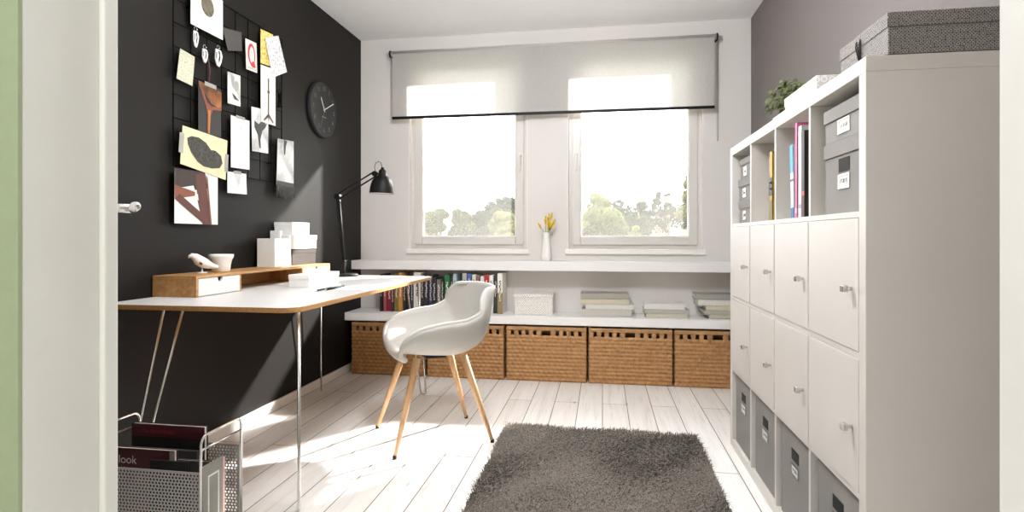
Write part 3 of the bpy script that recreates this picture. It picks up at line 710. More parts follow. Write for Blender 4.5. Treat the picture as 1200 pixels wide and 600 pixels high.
# ------------------------------------------------------------------ shaggy rug
RX0, RX1, RY0, RY1 = -.505, .465, 1.35, 3.0
t = thing('shaggy_rug', 'grey brown shaggy rug on the white plank floor', 'rug', ((RX0 + RX1) / 2, (RY0 + RY1) / 2, 0))
M_pile = printmat('rug yarn', [srgb(82, 75, 68), srgb(122, 114, 105), srgb(156, 147, 137)], 220, 3)
M_pile.node_tree.nodes['Principled BSDF'].inputs['Roughness'].default_value = 0.95
obj('rug_backing', bx(RX0, RX1, RY0, RY1, .0005, .012), plain('rug backing', srgb(72, 67, 62), .95), t, .003)
rng = random.Random(3)
def field(x, y, k): return math.sin(5.3 * x + 3.1 * y + k) + math.sin(-4.1 * x + 7.7 * y + 2 * k) + .8 * math.sin(11 * x - 6 * y + 3 * k)
m = MB(); V, Fc = m.v, m.f
for i in range(62000):
    x, y = rng.uniform(RX0 - .004, RX1 + .004), RY0 + (RY1 - RY0) * rng.random() ** .9
    a = 1.1 * field(x, y, 1.7) + rng.gauss(0, 1.0); ln = rng.uniform(.022, .040); L = ln * (0.7 + .08 * field(x, y, .3)); 
    hgt = .030 + .0035 * field(x * 1.3, y, 4) + rng.uniform(-.006, .006)
    ca, sa = math.cos(a), math.sin(a); wd = .0017
    o = len(V)
    V.append((x - sa * wd, y + ca * wd, .010)); V.append((x + sa * wd, y - ca * wd, .010))
    V.append((x + ca * L * .35 - sa * wd, y + sa * L * .35 + ca * wd, .010 + hgt * .75)); V.append((x + ca * L * .35 + sa * wd, y + sa * L * .35 - ca * wd, .010 + hgt * .75))
    V.append((x + ca * L, y + sa * L, .010 + hgt * rng.uniform(.75, 1.0)))
    Fc.append((o, o + 1, o + 3, o + 2)); Fc.append((o + 2, o + 3, o + 4)); m.mi += [0, 0]; m.sm += [False, False]
tag(obj('pile', m, M_pile, t), kind='stuff')

# ------------------------------------------------------------------ wicker baskets
def basket_proto(loc, label):
    """woven box: front and side walls modelled strand over strand, pierced band below the rim"""
    t = thing('wicker_basket', label, 'basket', loc, 'wicker baskets under the low shelf')
    W, D, H = .572, .27, .390
    m = MB()
    def wall(P0, ux, N, width, hgt, nx, nz):
        a = Vector(P0); ux = Vector(ux); N = Vector(N); q, qz = 7, 4; vs = []; cols = nx * q; rows = nz * qz
        def phase(u, j): return (u + .5 * (j % 2)) % 1.0
        for j in range(rows + 1):
            for i in range(cols + 1):
                u, v = i / q, j / qz; jr = min(int(v), nz - 1); f = phase(u, jr); vv = math.sin(PI * (v % 1.0))
                b = (.0060 * math.sin(PI * f / .715) ** .6 if f <= .715 else .0006) * vv ** .6 - (.0050 if v % 1.0 == 0 else 0)
                vs.append(a + ux * (i / cols * width) + Vector((0, 0, hgt * j / rows)) + N * b)
        for j in range(rows):
            for i in range(cols):
                f = phase((i + .5) / q, j // qz); o_ = j * (cols + 1) + i
                m.mi.append(0 if f < .715 else 1); m.sm.append(True); m.f.append(tuple(len(m.v) + e for e in (o_, o_ + 1, o_ + cols + 2, o_ + cols + 1)))
        m.v += [tuple(p) for p in vs]
    hz = .330
    wall((-W / 2, 0, 0), (1, 0, 0), (0, -1, 0), W, hz, 15, 12)
    wall((-W / 2, D, 0), (0, -1, 0), (-1, 0, 0), D, hz, 7, 12)
    wall((W / 2, 0, 0), (0, 1, 0), (1, 0, 0), D, hz, 7, 12)
    m.box(-W / 2, W / 2, D - .006, D, 0, hz); m.box(-W / 2, W / 2, 0.006, D, 0, .006)
    obj('woven_wall', m, [M_woven, M_woven2], t)
    # pierced band: small posts between square holes, a wide grip hole in the middle
    m = MB(); xs = []
    pitch = W / 19
    for k in range(20):
        if k in (9, 10): continue
        xc = -W / 2 + k * pitch
        if k % 2 == 0 or True: xs.append(xc)
    z0, z1 = hz - .002, hz + .036
    edges = [-W / 2]
    for c_, hw in [(-.081 - .0537 * q, .0115) for q in (3, 2, 1, 0)] + [(0, .034)] + [(.081 + .0537 * q, .0115) for q in range(4)]: edges += [c_ - hw, c_ + hw]
    edges.append(W / 2)
    for q in range(0, len(edges), 2): m.box(edges[q], edges[q + 1], .0, .008, z0, z1)
    for sx in (-1, 1):
        for k in range(5):
            yc = .012 + k * (D - .024) / 4; x0 = sx * (W / 2); m.box(min(x0, x0 - sx * .008), max(x0, x0 - sx * .008), yc - .014, yc + .014, z0, z1)
    m.box(-W / 2, W / 2, D - .008, D, z0, z1)
    obj('pierced_band', m, M_woven, t, .002)
    m = MB(); rz0, rz1 = hz + .034, H
    m.box(-W / 2 - .002, W / 2 + .002, -.004, .010, rz0, rz1); m.box(-W / 2 - .002, W / 2 + .002, D - .010, D + .002, rz0, rz1); m.box(-W / 2 - .002, -W / 2 + .010, .010, D - .01, rz0, rz1); m.box(W / 2 - .010, W / 2 + .002, .010, D - .01, rz0, rz1)
    obj('rim', m, M_woven, t, .004)
    m = MB(); m.box(-W / 2 + .012, W / 2 - .012, .012, D - .012, .02, hz - .03); obj('dark_core', m, M_blackmatt, t, .01)  # solid black block in place of the shade inside the basket
    return t
bx_c = [-1.590, -.9945, -.4005, .191, .7795]
bl = ['wicker basket under the low shelf at the desk end, leftmost of the row', 'wicker basket under the low shelf directly behind the chair', 'wicker basket under the low shelf, third from the left, below the patterned box', 'wicker basket under the low shelf below the tall stack of flat books', 'wicker basket at the right end of the row, half hidden by the cabinet']
b0 = basket_proto((0, 0, 0), bl[0]); b0.location = (bx_c[0], 4.042, 0.001)
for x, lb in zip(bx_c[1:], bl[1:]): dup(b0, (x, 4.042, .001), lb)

# ------------------------------------------------------------------ books standing on the low shelf
ZS = .4635
row = [(.024, .285, (30, 24, 26), 'black'), (.024, .27, (150, 70, 84), 'dusty pink'), (.036, .275, (128, 26, 38), 'deep red'), (.018, .268, (60, 34, 56), 'plum'),
       (.036, .29, (122, 108, 44), 'olive and gold'), (.030, .298, (186, 128, 66), 'orange tan'), (.022, .255, (40, 34, 34), 'soot brown'), (.036, .272, (26, 32, 62), 'navy'),
       (.016, .26, (60, 60, 64), 'slate'), (.058, .302, (206, 202, 196), 'broad pale grey'), (.024, .26, (48, 40, 38), 'dark brown'), (.030, .275, (38, 42, 50), 'blue black'),
       (.028, .28, (48, 56, 92), 'dull blue'), (.030, .265, (36, 34, 36), 'coal grey'), (.034, .25, (104, 98, 98), 'middle grey'), (.022, .262, (30, 30, 32), 'jet black'),
       (.040, .285, (34, 104, 62), 'bright green'), (.022, .275, (48, 44, 44), 'charcoal'), (.026, .292, (156, 178, 190), 'pale blue'), (.044, .205, (212, 74, 34), 'short orange red'),
       (.030, .298, (182, 182, 180), 'silver grey'), (.034, .296, (60, 96, 160), 'strong blue'), (.028, .288, (212, 216, 186), 'cream green'), (.030, .284, (118, 84, 88), 'mauve brown'),
       (.030, .278, (222, 218, 212), 'white'), (.034, .290, (164, 34, 40), 'scarlet'), (.030, .286, (226, 222, 216), 'chalk white'), (.030, .284, (28, 50, 44), 'dark bottle green')]
x = -1.697; ordn = ['first', 'second', 'third', 'fourth', 'fifth', 'sixth', 'seventh', 'eighth', 'ninth', 'tenth', 'eleventh', 'twelfth', 'thirteenth', 'fourteenth']
tot = sum(r[0] for r in row); gap = (0.925 - tot) / len(row)
def shelf_book(x0, wd, h, col, label, y0, depth, two=None):
    t = thing('book', label, 'book', (x0 + wd / 2, y0, ZS), 'books standing on the low shelf')
    b = MB()
    mats = [bookmat(col)]
    b.box(x0, x0 + wd, y0, y0 + .003, ZS, ZS + h); b.box(x0, x0 + .002, y0, y0 + depth, ZS, ZS + h); b.box(x0 + wd - .002, x0 + wd, y0, y0 + depth, ZS, ZS + h)
    if two:
        mats.append(bookmat(two)); b.box(x0, x0 + wd, y0 - .0008, y0, ZS, ZS + h * .52, mi=1)
    obj('cover', b, mats, t, .001)
    b = MB(); b.box(x0 + .0022, x0 + wd - .0022, y0 + .004, y0 + depth - .004, ZS + .003, ZS + h - .004); obj('page_block', b, M_paper, t)
for i, (wd, h, c, nmx) in enumerate(row):
    side = ordn[i] + ' from the left end of the row' if i < 14 else (ordn[27 - i] + ' from the right end of the row')
    if i == 27: side = 'just left of the tall two-tone book'
    shelf_book(x, wd, h, c, '%s book on the low shelf, %s' % (nmx, side), 4.15 + (i * 7 % 5) * .004, .165)
    x += wd + max(gap, .0006)
shelf_book(x, .040, .302, (228, 224, 216), 'tall book with white and tan spine at the right end of the shelf row', 4.14, .19, (140, 122, 84))

# patterned box and flat books on the low shelf
t = thing('patterned_box', 'silver mottled lidded box on the low shelf beside the row of books', 'box', (-.50, 4.12, ZS))
obj('box_body', bx(-.642, -.360, 4.122, 4.29, ZS, ZS + .13), M_marble, t, .002); obj('lid', bx(-.648, -.354, 4.116, 4.296, ZS + .1305, ZS + .152), M_marble, t, .002)
def flat_book(label, x0, x1, y0, y1, z0, th, col, rot=0):
    t = thing('book', label, 'book', ((x0 + x1) / 2, (y0 + y1) / 2, z0)); cm = plain('cloth cover', srgb(*col), .7, var=.06, scale=80)
    cx_, cy_ = (x0 + x1) / 2, (y0 + y1) / 2; M = Matrix.Translation((cx_, cy_, 0)) @ Matrix.Rotation(rot, 4, 'Z') @ Matrix.Translation((-cx_, -cy_, 0))
    b = MB(); b.box(x0, x1, y0, y1, z0, z0 + .003, M=M); b.box(x0, x1, y0, y1, z0 + th - .003, z0 + th, M=M); b.box(x0, x1, y0, y0 + .004, z0 + .003, z0 + th - .003, M=M); obj('cover', b, cm, t, .0015)
    b = MB(); b.box(x0 + .006, x1 - .006, y0 + .0045, y1 - .006, z0 + .0032, z0 + th - .0032, M=M); obj('page_block', b, M_paper, t)
z = ZS
for i, (x0, x1, th, c, r, lb) in enumerate(((-.148, .207, .052, (186, 182, 174), 0, 'grey book at the bottom of the four-book stack on the low shelf'),
        (-.125, .222, .036, (204, 201, 194), .03, 'pale grey book, second from the bottom of the four-book stack'),
        (-.152, .192, .036, (192, 184, 160), -.02, 'sand coloured book, second from the top of the four-book stack'),
        (-.156, .184, .040, (158, 153, 143), .01, 'dark taupe book on top of the four-book stack'))):
    flat_book(lb, x0, x1, 4.12, 4.31, z, th, c, r); z += th + .0005
z = ZS
for i, (x0, x1, th, c, r, lb) in enumerate(((.305, .592, .030, (190, 184, 166), 0, 'sandy book at the bottom of the low three-book stack'),
        (.292, .604, .029, (176, 172, 162), .02, 'grey book in the middle of the low three-book stack'),
        (.294, .574, .040, (214, 211, 206), -.02, 'white book on top of the low three-book stack'))):
    flat_book(lb, x0, x1, 4.12, 4.30, z, th, c, r); z += th + .0005
z = ZS
for i, (x0, x1, th, c, r, lb) in enumerate(((.735, 1.02, .030, (182, 176, 160), 0, 'lowest book of the stack beside the cabinet'),
        (.700, 1.0, .030, (170, 165, 152), .02, 'taupe book, second up in the stack beside the cabinet'),
        (.716, 1.0, .032, (196, 188, 164), -.02, 'sand book in the middle of the stack beside the cabinet'),
        (.660, .96, .040, (206, 203, 196), .02, 'pale book under the top one of the stack beside the cabinet'),
        (.645, .95, .038, (150, 146, 138), -.01, 'dark grey book on top of the stack beside the cabinet'))):
    flat_book(lb, x0, x1, 4.12, 4.31, z, th, c, r); z += th + .0005

# vase with flowers on the upper shelf
t = thing('flower_vase', 'slim white bottle vase holding yellow flowers between the windows', 'vase', (-.418, 4.245, .8555))
m = MB(); m.lathe([(.030, 0), (.036, .004), (.037, .05), (.035, .10), (.029, .15), (.024, .185), (.024, .215), (.021, .215), (.021, .19)], (-.418, 4.245, .8555), 28); obj('vase_body', m, M_ceramic, t)
m = MB(); f = MB()
for i in range(9):
    a = random.uniform(0, 2 * PI); sp_ = random.uniform(.02, .075); h = random.uniform(.27, .36)
    tip = Vector((-.418 + sp_ * math.cos(a), 4.245 + sp_ * .6 * math.sin(a), .8555 + h)); b = Vector((-.418, 4.245, .8555 + .12)); md = Vector((-.418 + .018 * math.cos(a), 4.245 + .015 * math.sin(a), .8555 + .21))
    m.tube([b, md, md.lerp(tip, .5) + Vector((0, 0, .008)), tip], .0017, 6)
    for q in range(7):
        c = md.lerp(tip, .55 + q * .075) + Vector((random.uniform(-.006, .006), random.uniform(-.006, .006), 0)); nrm = Vector((random.uniform(-1, 1), random.uniform(-1, .3), random.uniform(-.2, 1))).normalized()
        u = nrm.orthogonal().normalized(); v = nrm.cross(u); rr = random.uniform(.010, .017)
        f.prism([c + u * rr * (1 if k % 2 else .5) * math.cos(k * PI / 5) + v * rr * (1 if k % 2 else .5) * math.sin(k * PI / 5) + nrm * (.004 if k % 2 else 0) for k in range(10)], nrm * .0012)
obj('stems', m, M_stem, t); obj('blossoms', f, M_yellow, t)

# ------------------------------------------------------------------ wall clock
t = thing('wall_clock', 'round black wall clock with raised numerals on the charcoal wall', 'clock', (XL, 3.684, 1.922))
cx_, cy_, cz_ = XL + .001, 3.684, 1.922
m = MB(); m.lathe([(.190, 0), (.192, .004), (.192, .022), (.186, .027), (.180, .024), (.001, .0225)], (cx_, cy_, cz_), 56, 0, Mx); obj('clock_case', m, M_blackmatt, t)
MC = Matrix(((0, 0, 1, cx_ + .0245), (1, 0, 0, cy_), (0, 1, 0, cz_), (0, 0, 0, 1)))
M_num = plain('dim grey numeral', srgb(96, 93, 91), .6)
m = MB()
for h in range(1, 13):
    a = math.radians(30 * h); m.text(str(h), .042, MC @ Matrix.Translation((.145 * math.sin(a), .145 * math.cos(a), 0)))
obj('numerals', m, M_num, t)
def hand(a, l0, l1, wd, zz):
    a = math.radians(a); R = MC @ Matrix.Rotation(-a, 4, 'Z'); m = MB(); m.box(-wd, wd, -l0, l1, zz, zz + .0012, M=R); return m
obj('hour_hand', hand(-32, .015, .090, .0035, .002), M_paper, t); obj('minute_hand', hand(62, .015, .150, .0028, .0035), M_paper, t); obj('second_hand', hand(205, .02, .155, .0012, .005), M_num, t)
m = MB(); m.box(-.03, .03, -.055, -.047, .0, .001, M=MC); obj('maker_mark', m, M_num, t)

# ------------------------------------------------------------------ wire pin board and what hangs on it
GX = XL + .022
gy0, gy1, gz0, gz1 = 2.286, 3.162, 1.360, 2.231
t = thing('wire_pinboard', 'black wire grid pin board on the charcoal wall above the desk', 'pinboard', (XL, (gy0 + gy1) / 2, gz0))
m = MB()
for i in range(9):
    y = gy0 + (gy1 - gy0) * i / 8; m.tube([(GX, y, gz0), (GX, y, gz1)], .0022 if 0 < i < 8 else .0028, 6)
    z = gz0 + (gz1 - gz0) * i / 8; m.tube([(GX - .003, gy0, z), (GX - .003, gy1, z)], .0022 if 0 < i < 8 else .0028, 6)
obj('wire_grid', m, M_wire, t)
for y in (gy0 + .11, gy1 - .11):
    for z in (gz0 + .11, gz1 - .11):
        m = MB(); m.tube([(XL, y, z), (GX, y, z)], .006, 10); obj('wall_mount', m, M_wire, t)
PX_ = GX + .0065
def sheet(name, label, cat, q, mats, art=None, tapes=(), x=0.0, tilt=0.0):
    """paper held on the grid: q = corners (y,z) top-left, top-right, bottom-right, bottom-left; art draws inside it in u,v"""
    yc = sum(p[0] for p in q) / 4; zc = sum(p[1] for p in q) / 4
    t = thing(name, label, cat, (PX_ + x, yc, zc))
    def P(u, v, d_=0.0):
        a = Vector((0, *q[0])).lerp(Vector((0, *q[1])), u); b = Vector((0, *q[3])).lerp(Vector((0, *q[2])), u); p = a.lerp(b, v)
        return Vector((PX_ + x + d_ + tilt * v * v  , p.y, p.z))
    m = MB(); N = 6
    g = [P(i / N, j / N) for j in range(N + 1) for i in range(N + 1)]; g2 = [p + Vector((-.0008, 0, 0)) for p in g]
    fs = [(j * (N + 1) + i, (j + 1) * (N + 1) + i, (j + 1) * (N + 1) + i + 1, j * (N + 1) + i + 1) for j in range(N) for i in range(N)]
    m.add(g, fs, 0); m.add(g2, [f[::-1] for f in fs], 0)
    edge = [i for i in range(N + 1)] + [(j + 1) * (N + 1) - 1 for j in range(1, N + 1)] + [N * (N + 1) + i for i in range(N - 1, -1, -1)] + [j * (N + 1) for j in range(N - 1, 0, -1)]
    o = len(m.v); m.add([g[i] for i in edge] + [g2[i] for i in edge], [(k, (k + 1) % len(edge), len(edge) + (k + 1) % len(edge), len(edge) + k) for k in range(len(edge))], 0)
    lay = [0]
    def poly(pts, mi):
        lay[0] += 1; d_ = .0008 + .00035 * lay[0]
        c = (sum(p[0] for p in pts) / len(pts), sum(p[1] for p in pts) / len(pts))
        m.poly([P(u, v, d_) for u, v in pts], mi)
    if art: art(poly)
    obj('paper', m, mats, t)
    for (u0, v0, u1, v1) in tapes:
        b = MB(); b.add([P(u0, v0, .003), P(u1, v0, .003), P(u1, v1, .003), P(u0, v1, .003)], [(0, 3, 2, 1)]); b.add([P(u0, v0, .0022), P(u1, v0, .0022), P(u1, v1, .0022), P(u0, v1, .0022)], [(0, 1, 2, 3)])
        obj('tape_strip', b, M_tape, t)
    return t
M_tape = plain('pale grey tape', srgb(150, 147, 142), .5)
def ell(cu, cv, ru, rv, n=20, a0=0, rot=0, wob=0, seed=1):
    r_ = random.Random(seed); out = []
    for k in range(n):
        a = a0 + 2 * PI * k / n; s_ = 1 + wob * r_.uniform(-1, 1); x_, y_ = ru * s_ * math.cos(a), rv * s_ * math.sin(a)
        out.append((cu + x_ * math.cos(rot) - y_ * math.sin(rot), cv + x_ * math.sin(rot) + y_ * math.cos(rot)))
    return out
M_photogrey = printmat('soft grey photo', [srgb(150, 148, 146), srgb(205, 203, 200), srgb(232, 231, 229)], 9, 3)
M_coin = printmat('mossy stone', [srgb(60, 58, 44), srgb(96, 92, 72), srgb(120, 108, 92)], 60)
M_rock = printmat('dark rock', [srgb(26, 24, 20), srgb(48, 44, 36), srgb(76, 71, 60)], 90)
M_cream = plain('cream card', srgb(214, 204, 164), .7, var=.04)
M_rust = plain('rust brown', srgb(84, 44, 32), .6, var=.12, scale=12); M_rust2 = plain('bright rust', srgb(124, 68, 46), .6, var=.12); M_dkbrown = plain('dark umber', srgb(48, 33, 29), .6, var=.12)
M_amber = printmat('amber wood', [srgb(66, 38, 18), srgb(124, 72, 34), srgb(160, 104, 56)], 14); M_nearblack = plain('near black photo', srgb(34, 30, 29), .55)
M_map = printmat('speckled map', [srgb(150, 120, 92), srgb(206, 200, 182), srgb(170, 176, 142), srgb(216, 208, 192)], 60)
M_yellowp = printmat('yellow print', [srgb(180, 130, 60), srgb(224, 200, 110), srgb(236, 220, 150)], 60); M_lace = printmat('lacy print', [srgb(150, 146, 150), srgb(226, 224, 226), srgb(240, 239, 238)], 70)
M_red = plain('red ink', srgb(196, 56, 64), .6); M_pinkp = plain('pink paper', srgb(236, 214, 206), .7); M_teal = plain('pale teal ink', srgb(168, 190, 180), .7); M_ink = plain('brown ink', srgb(88, 66, 52), .7)
M_darkgrey = plain('graphite', srgb(70, 68, 66), .7)

def a_coin(p):
    p(ell(.56, .71, .22, .055, 18, rot=.2), 3); p(ell(.50, .40, .20, .24, 26), 1); p(ell(.47, .38, .14, .18, 22), 2)
sheet('photograph', 'white photo of a round mossy stone, uppermost on the wire grid', 'photo', ((2.381, 2.262), (2.608, 2.236), (2.608, 2.037), (2.381, 2.037)), [M_paper, M_coin, plain('stone face', srgb(104, 98, 80), .7, var=.2), M_photogrey], a_coin, x=.006)
sheet('postcard', 'speckled map-like card tilted at the grid left edge', 'card', ((2.322, 1.901), (2.415, 1.891), (2.400, 1.749), (2.298, 1.757)), [M_map])
def a_branch(p):
    p([(0, 0), (1, .06), (1, .42), (.55, .36), (.30, .22), (.05, .12)], 1)
    p([(.05, .10), (.16, .12), (.36, .36), (.55, .42), (1, .38), (1, .44), (.62, .48), (.52, .60), (.48, .9), (.40, 1), (.36, .9), (.38, .60), (.30, .44)], 2); p([(.40, .52), (.5, .5), (.47, .98), (.42, .98)], 3)
sheet('photograph', 'dark photo of an amber forked branch, taped at its top', 'photo', ((2.437, 1.785), (2.601, 1.782), (2.601, 1.542), (2.437, 1.538)), [M_nearblack, M_amber, M_rust2, plain('glowing orange', srgb(176, 110, 52), .6)], a_branch, [(.25, -.04, .75, .04)], x=.002)
def a_rock(p):
    p([(.10, .28), (.18, .20), (.34, .17), (.50, .24), (.62, .38), (.72, .36), (.86, .44), (.90, .62), (.84, .76), (.66, .84), (.48, .86), (.34, .80), (.20, .62), (.12, .44)], 1)
    p(ell(.78, .52, .05, .06, 12), 2); p([(.40, .3), (.44, .45), (.42, .7), (.38, .72), (.41, .45)], 2)
sheet('photograph', 'cream card showing a dark lumpy rock, widest picture on the grid', 'photo', ((2.327, 1.549), (2.641, 1.531), (2.627, 1.328), (2.312, 1.371)), [M_cream, M_rock, M_greypaper], a_rock, [(-.06, .2, .03, .72), (.95, .35, 1.03, .8)], x=.008)
def a_beam(p):
    p([(0, 0), (.68, 0), (.74, .30), (.58, .36), (0, .34)], 1); p([(.46, .06), (.68, .0), (.82, 1), (.62, 1), (.50, .55)], 2)
    p([(0, .30), (.44, .40), (.44, .47), (.0, .56)], 3); p([(0, .56), (.10, .46), (.70, .86), (.62, .98)], 2); p([(.70, .05), (.74, .1), (.84, 1), (.80, 1)], 3)
    p([(.14, .34), (.40, .28), (.44, .38)], 0); p([(.42, .48), (.50, .42), (.52, .56)], 0)
sheet('photograph', 'white picture of crossing rust brown beams, lowest on the wire grid', 'photo', ((2.281, 1.349), (2.572, 1.349), (2.572, 1.098), (2.281, 1.098)), [M_paper, M_dkbrown, M_rust, M_rust2], a_beam, x=.004)
sheet('card', 'dark grey blank card right of the stone photo', 'card', ((2.615, 2.105), (2.768, 2.134), (2.772, 2.035), (2.655, 1.999)), [M_greypaper])
def a_red(p):
    p(ell(.5, .45, .34, .36, 20), 1); p(ell(.52, .47, .22, .28, 20), 0); p(ell(.62, .78, .22, .1, 14, wob=.2), 1); p([(.1, .88), (.9, .9), (.9, .96), (.1, .95)], 2)
sheet('postcard', 'small pink card with a red ring drawing', 'card', ((2.801, 2.114), (2.900, 2.120), (2.907, 1.955), (2.808, 1.950)), [M_pinkp, M_red, M_teal], a_red)
sheet('print', 'yellow patterned print partly behind the pale lacy card', 'print', ((2.939, 2.215), (3.062, 2.225), (3.082, 2.035), (2.939, 2.022)), [M_yellowp])
sheet('card', 'tilted pale lacy card at the upper right of the grid', 'card', ((2.972, 2.175), (3.106, 2.235), (3.199, 2.045), (3.047, 1.968)), [M_lace], x=.007)
def a_tripod(p):
    p([(.46, .2), (.54, .2), (.54, .86), (.46, .86)], 1); p([(.42, .42), (.58, .42), (.58, .46), (.42, .46)], 1); p([(.48, .82), (.52, .82), (.84, .95), (.80, .97), (.50, .88), (.2, .97), (.16, .95)], 1); p([(.46, .85), (.54, .85), (.52, .95), (.48, .95)], 1)
sheet('print', 'tall white print of a thin brown tripod stand', 'print', ((2.935, 2.012), (3.082, 2.025), (3.082, 1.692), (2.937, 1.690)), [M_paper, M_ink], a_tripod, x=.003)
def a_mug(p):
    p(ell(.66, .38, .2, .17, 16), 1); p([(.2, .05), (.5, .1), (.45, .5), (.3, .4)], 1); p([(.3, .62), (.55, .7), (.9, .85), (.5, .82)], 2)
sheet('photograph', 'small pale grey misty photo right of the amber branch photo', 'photo', ((2.654, 1.891), (2.758, 1.898), (2.758, 1.734), (2.654, 1.728)), [M_photogrey, plain('mist grey', srgb(160, 160, 156), .7), M_darkgrey], a_mug)
def a_sheet(p): p([(.46, .12), (.54, .12), (.54, .3), (.48, .34)], 1); p([(.2, .45), (.8, .47), (.8, .475), (.2, .455)], 1)
sheet('print', 'tall blank white sheet with a small tape strip, centre of the grid', 'print', ((2.674, 1.670), (2.831, 1.671), (2.831, 1.404), (2.674, 1.399)), [M_paper, M_photogrey], a_sheet, [(.25, -.035, .72, .02)], x=.004)
def a_bird(p):
    p([(0, 0), (.42, 0), (.3, .22), (.1, .3)], 2); p([(.15, .3), (.4, .36), (.62, .26), (.8, .24), (.9, .32), (.8, .42), (.62, .5), (.5, .7), (.52, .92), (.42, .9), (.34, .62), (.14, .45)], 1); p(ell(.82, .31, .03, .02, 8), 0)
sheet('photograph', 'grey photo of a perched bird partly behind the tripod print', 'photo', ((2.853, 1.756), (3.013, 1.767), (3.013, 1.520), (2.861, 1.512)), [M_photogrey, M_darkgrey, M_paper], a_bird)
def a_small(p): p([(.3, .05), (.72, .05), (.62, .5), (.55, .72), (.45, .5)], 1)
sheet('photograph', 'small square pale photo below the tall blank sheet', 'photo', ((2.647, 1.374), (2.801, 1.378), (2.808, 1.267), (2.647, 1.264)), [M_paper, M_photogrey], a_small, [(.3, -.08, .7, .06)], x=.004)
def a_scarf(p): p([(.36, 0), (.58, .02), (.5, .12), (.46, .3), (.40, .3), (.36, .14)], 1); p([(0, .82), (1, .84), (1, 1), (0, 1)], 2)
t = sheet('banner', 'narrow white hanging banner with a dark fringe at the right of the grid', 'banner', ((3.100, 1.622), (3.276, 1.633), (3.276, 1.320), (3.085, 1.318)), [M_photogrey, M_greypaper, M_darkgrey], a_scarf, x=.006)
m = MB()
for i in range(26):
    y = 3.08 + .2 * i / 25; l = random.uniform(.028, .05); m.tube([(PX_ + .009, y, 1.345), (PX_ + .011, y + random.uniform(-.006, .006), 1.32), (PX_ + .010, y + random.uniform(-.01, .01), 1.32 - l)], .003, 5)
obj('fringe', m, M_darkgrey, t)
def charm(label, y, z, w_, h_, mats, cord=None):
    t = thing('keyring_charm', label, 'charm', (PX_, y, z))
    m = MB(); m.prism([(PX_ + .001, y + a * w_, z + b * h_) for a, b in ((-.4, .5), (.3, .5), (.5, .2), (.35, -.2), (.1, -.5), (-.2, -.45), (-.45, -.1))], (.005, 0, 0)); 
    m.prism([(PX_ + .0062, y + a * w_, z + b * h_) for a, b in ((-.1, .42), (.12, .42), (.2, .1), (.02, -.3), (-.06, -.1), (.06, .15))], (.001, 0, 0), 1)
    m.prism([(PX_ + .0062, y + a * w_, z + b * h_) for a, b in ((-.36, .3), (-.26, .34), (-.3, -.1), (-.38, -.05))], (.001, 0, 0), 1)
    obj('tag', m, mats, t)
    m = MB(); m.tube([(PX_ + .002 + .0, y + .010 * math.cos(a), z + h_ * .5 + .012 + .010 * math.sin(a)) for a in [2 * PI * k / 14 for k in range(14)]], .0014, 6, closed=True)
    obj('ring', m, M_chrome, t)
    if cord:
        m = MB(); m.tube(cord, .0028, 8); obj('cord', m, M_rust, t)
charm('narrow black and white charm hanging below the stone photo', 2.418, 1.975, .036, .075, [M_paper, M_blackmatt])
charm('white ribbon charm with a long dark red cord', 2.480, 1.915, .040, .065, [M_paper, M_greypaper], [(PX_ + .003, 2.49, 1.945), (PX_ + .004, 2.505, 1.90), (PX_ + .004, 2.515, 1.85), (PX_ + .003, 2.505, 1.79)])
charm('black patterned white charm hanging right of the red cord', 2.578, 1.935, .055, .085, [M_paper, M_blackmatt])
t = thing('key_bunch', 'bunch of dark keys on the grid right of the tripod print', 'keys', (PX_, 3.12, 1.85))
m = MB(); m.tube([(PX_, 3.122 + .014 * math.cos(a), 1.905 + .014 * math.sin(a)) for a in [2 * PI * k / 14 for k in range(14)]], .0016, 6, closed=True); obj('ring', m, M_wire, t)
for k in range(4):
    m = MB(); a = math.radians(-12 + 8 * k); R = Matrix.Translation((PX_ + .002 + .002 * k, 3.122, 1.893)) @ Matrix.Rotation(a, 4, 'X')
    m.box(-.001, .001, -.011, .011, -.026, 0, M=R); m.box(-.001, .001, -.004, .004, -.09 + .006 * k, -.026, M=R); m.box(-.001, .001, .004, .008, -.08, -.07, M=R); obj('key', m, M_wire, t, .0006)

# ------------------------------------------------------------------ magazine rack in front of the desk
KX0, KX1, KY0, KY1, KH = -1.72, -1.30, 1.67, 1.88, .38
t = thing('magazine_rack', 'steel wire magazine rack with perforated sheet panels beside the desk', 'rack', ((KX0 + KX1) / 2, (KY0 + KY1) / 2, 0))
def uframe(x):
    m = MB(); r = .028; pts = [(x, KY0, .004)]
    pts += [(x, KY0 + r - r * math.cos(a), KH - r + r * math.sin(a)) for a in [PI / 2 * k / 6 for k in range(7)]]
    pts += [(x, KY1 - r + r * math.sin(a), KH - r + r * math.cos(a)) for a in [PI / 2 * k / 6 for k in range(7)]]
    pts += [(x, KY1, .004)]; m.tube(pts, .0045, 10)
    m.tube([(x, KY0 + .003, KH - .045), (x, KY1 - .003, KH - .045)], .0035, 8); m.tube([(x, KY0, .02), (x, KY1, .02)], .0035, 8)
    obj('end_frame', m, M_chrome, t)
uframe(KX0); uframe(KX1)
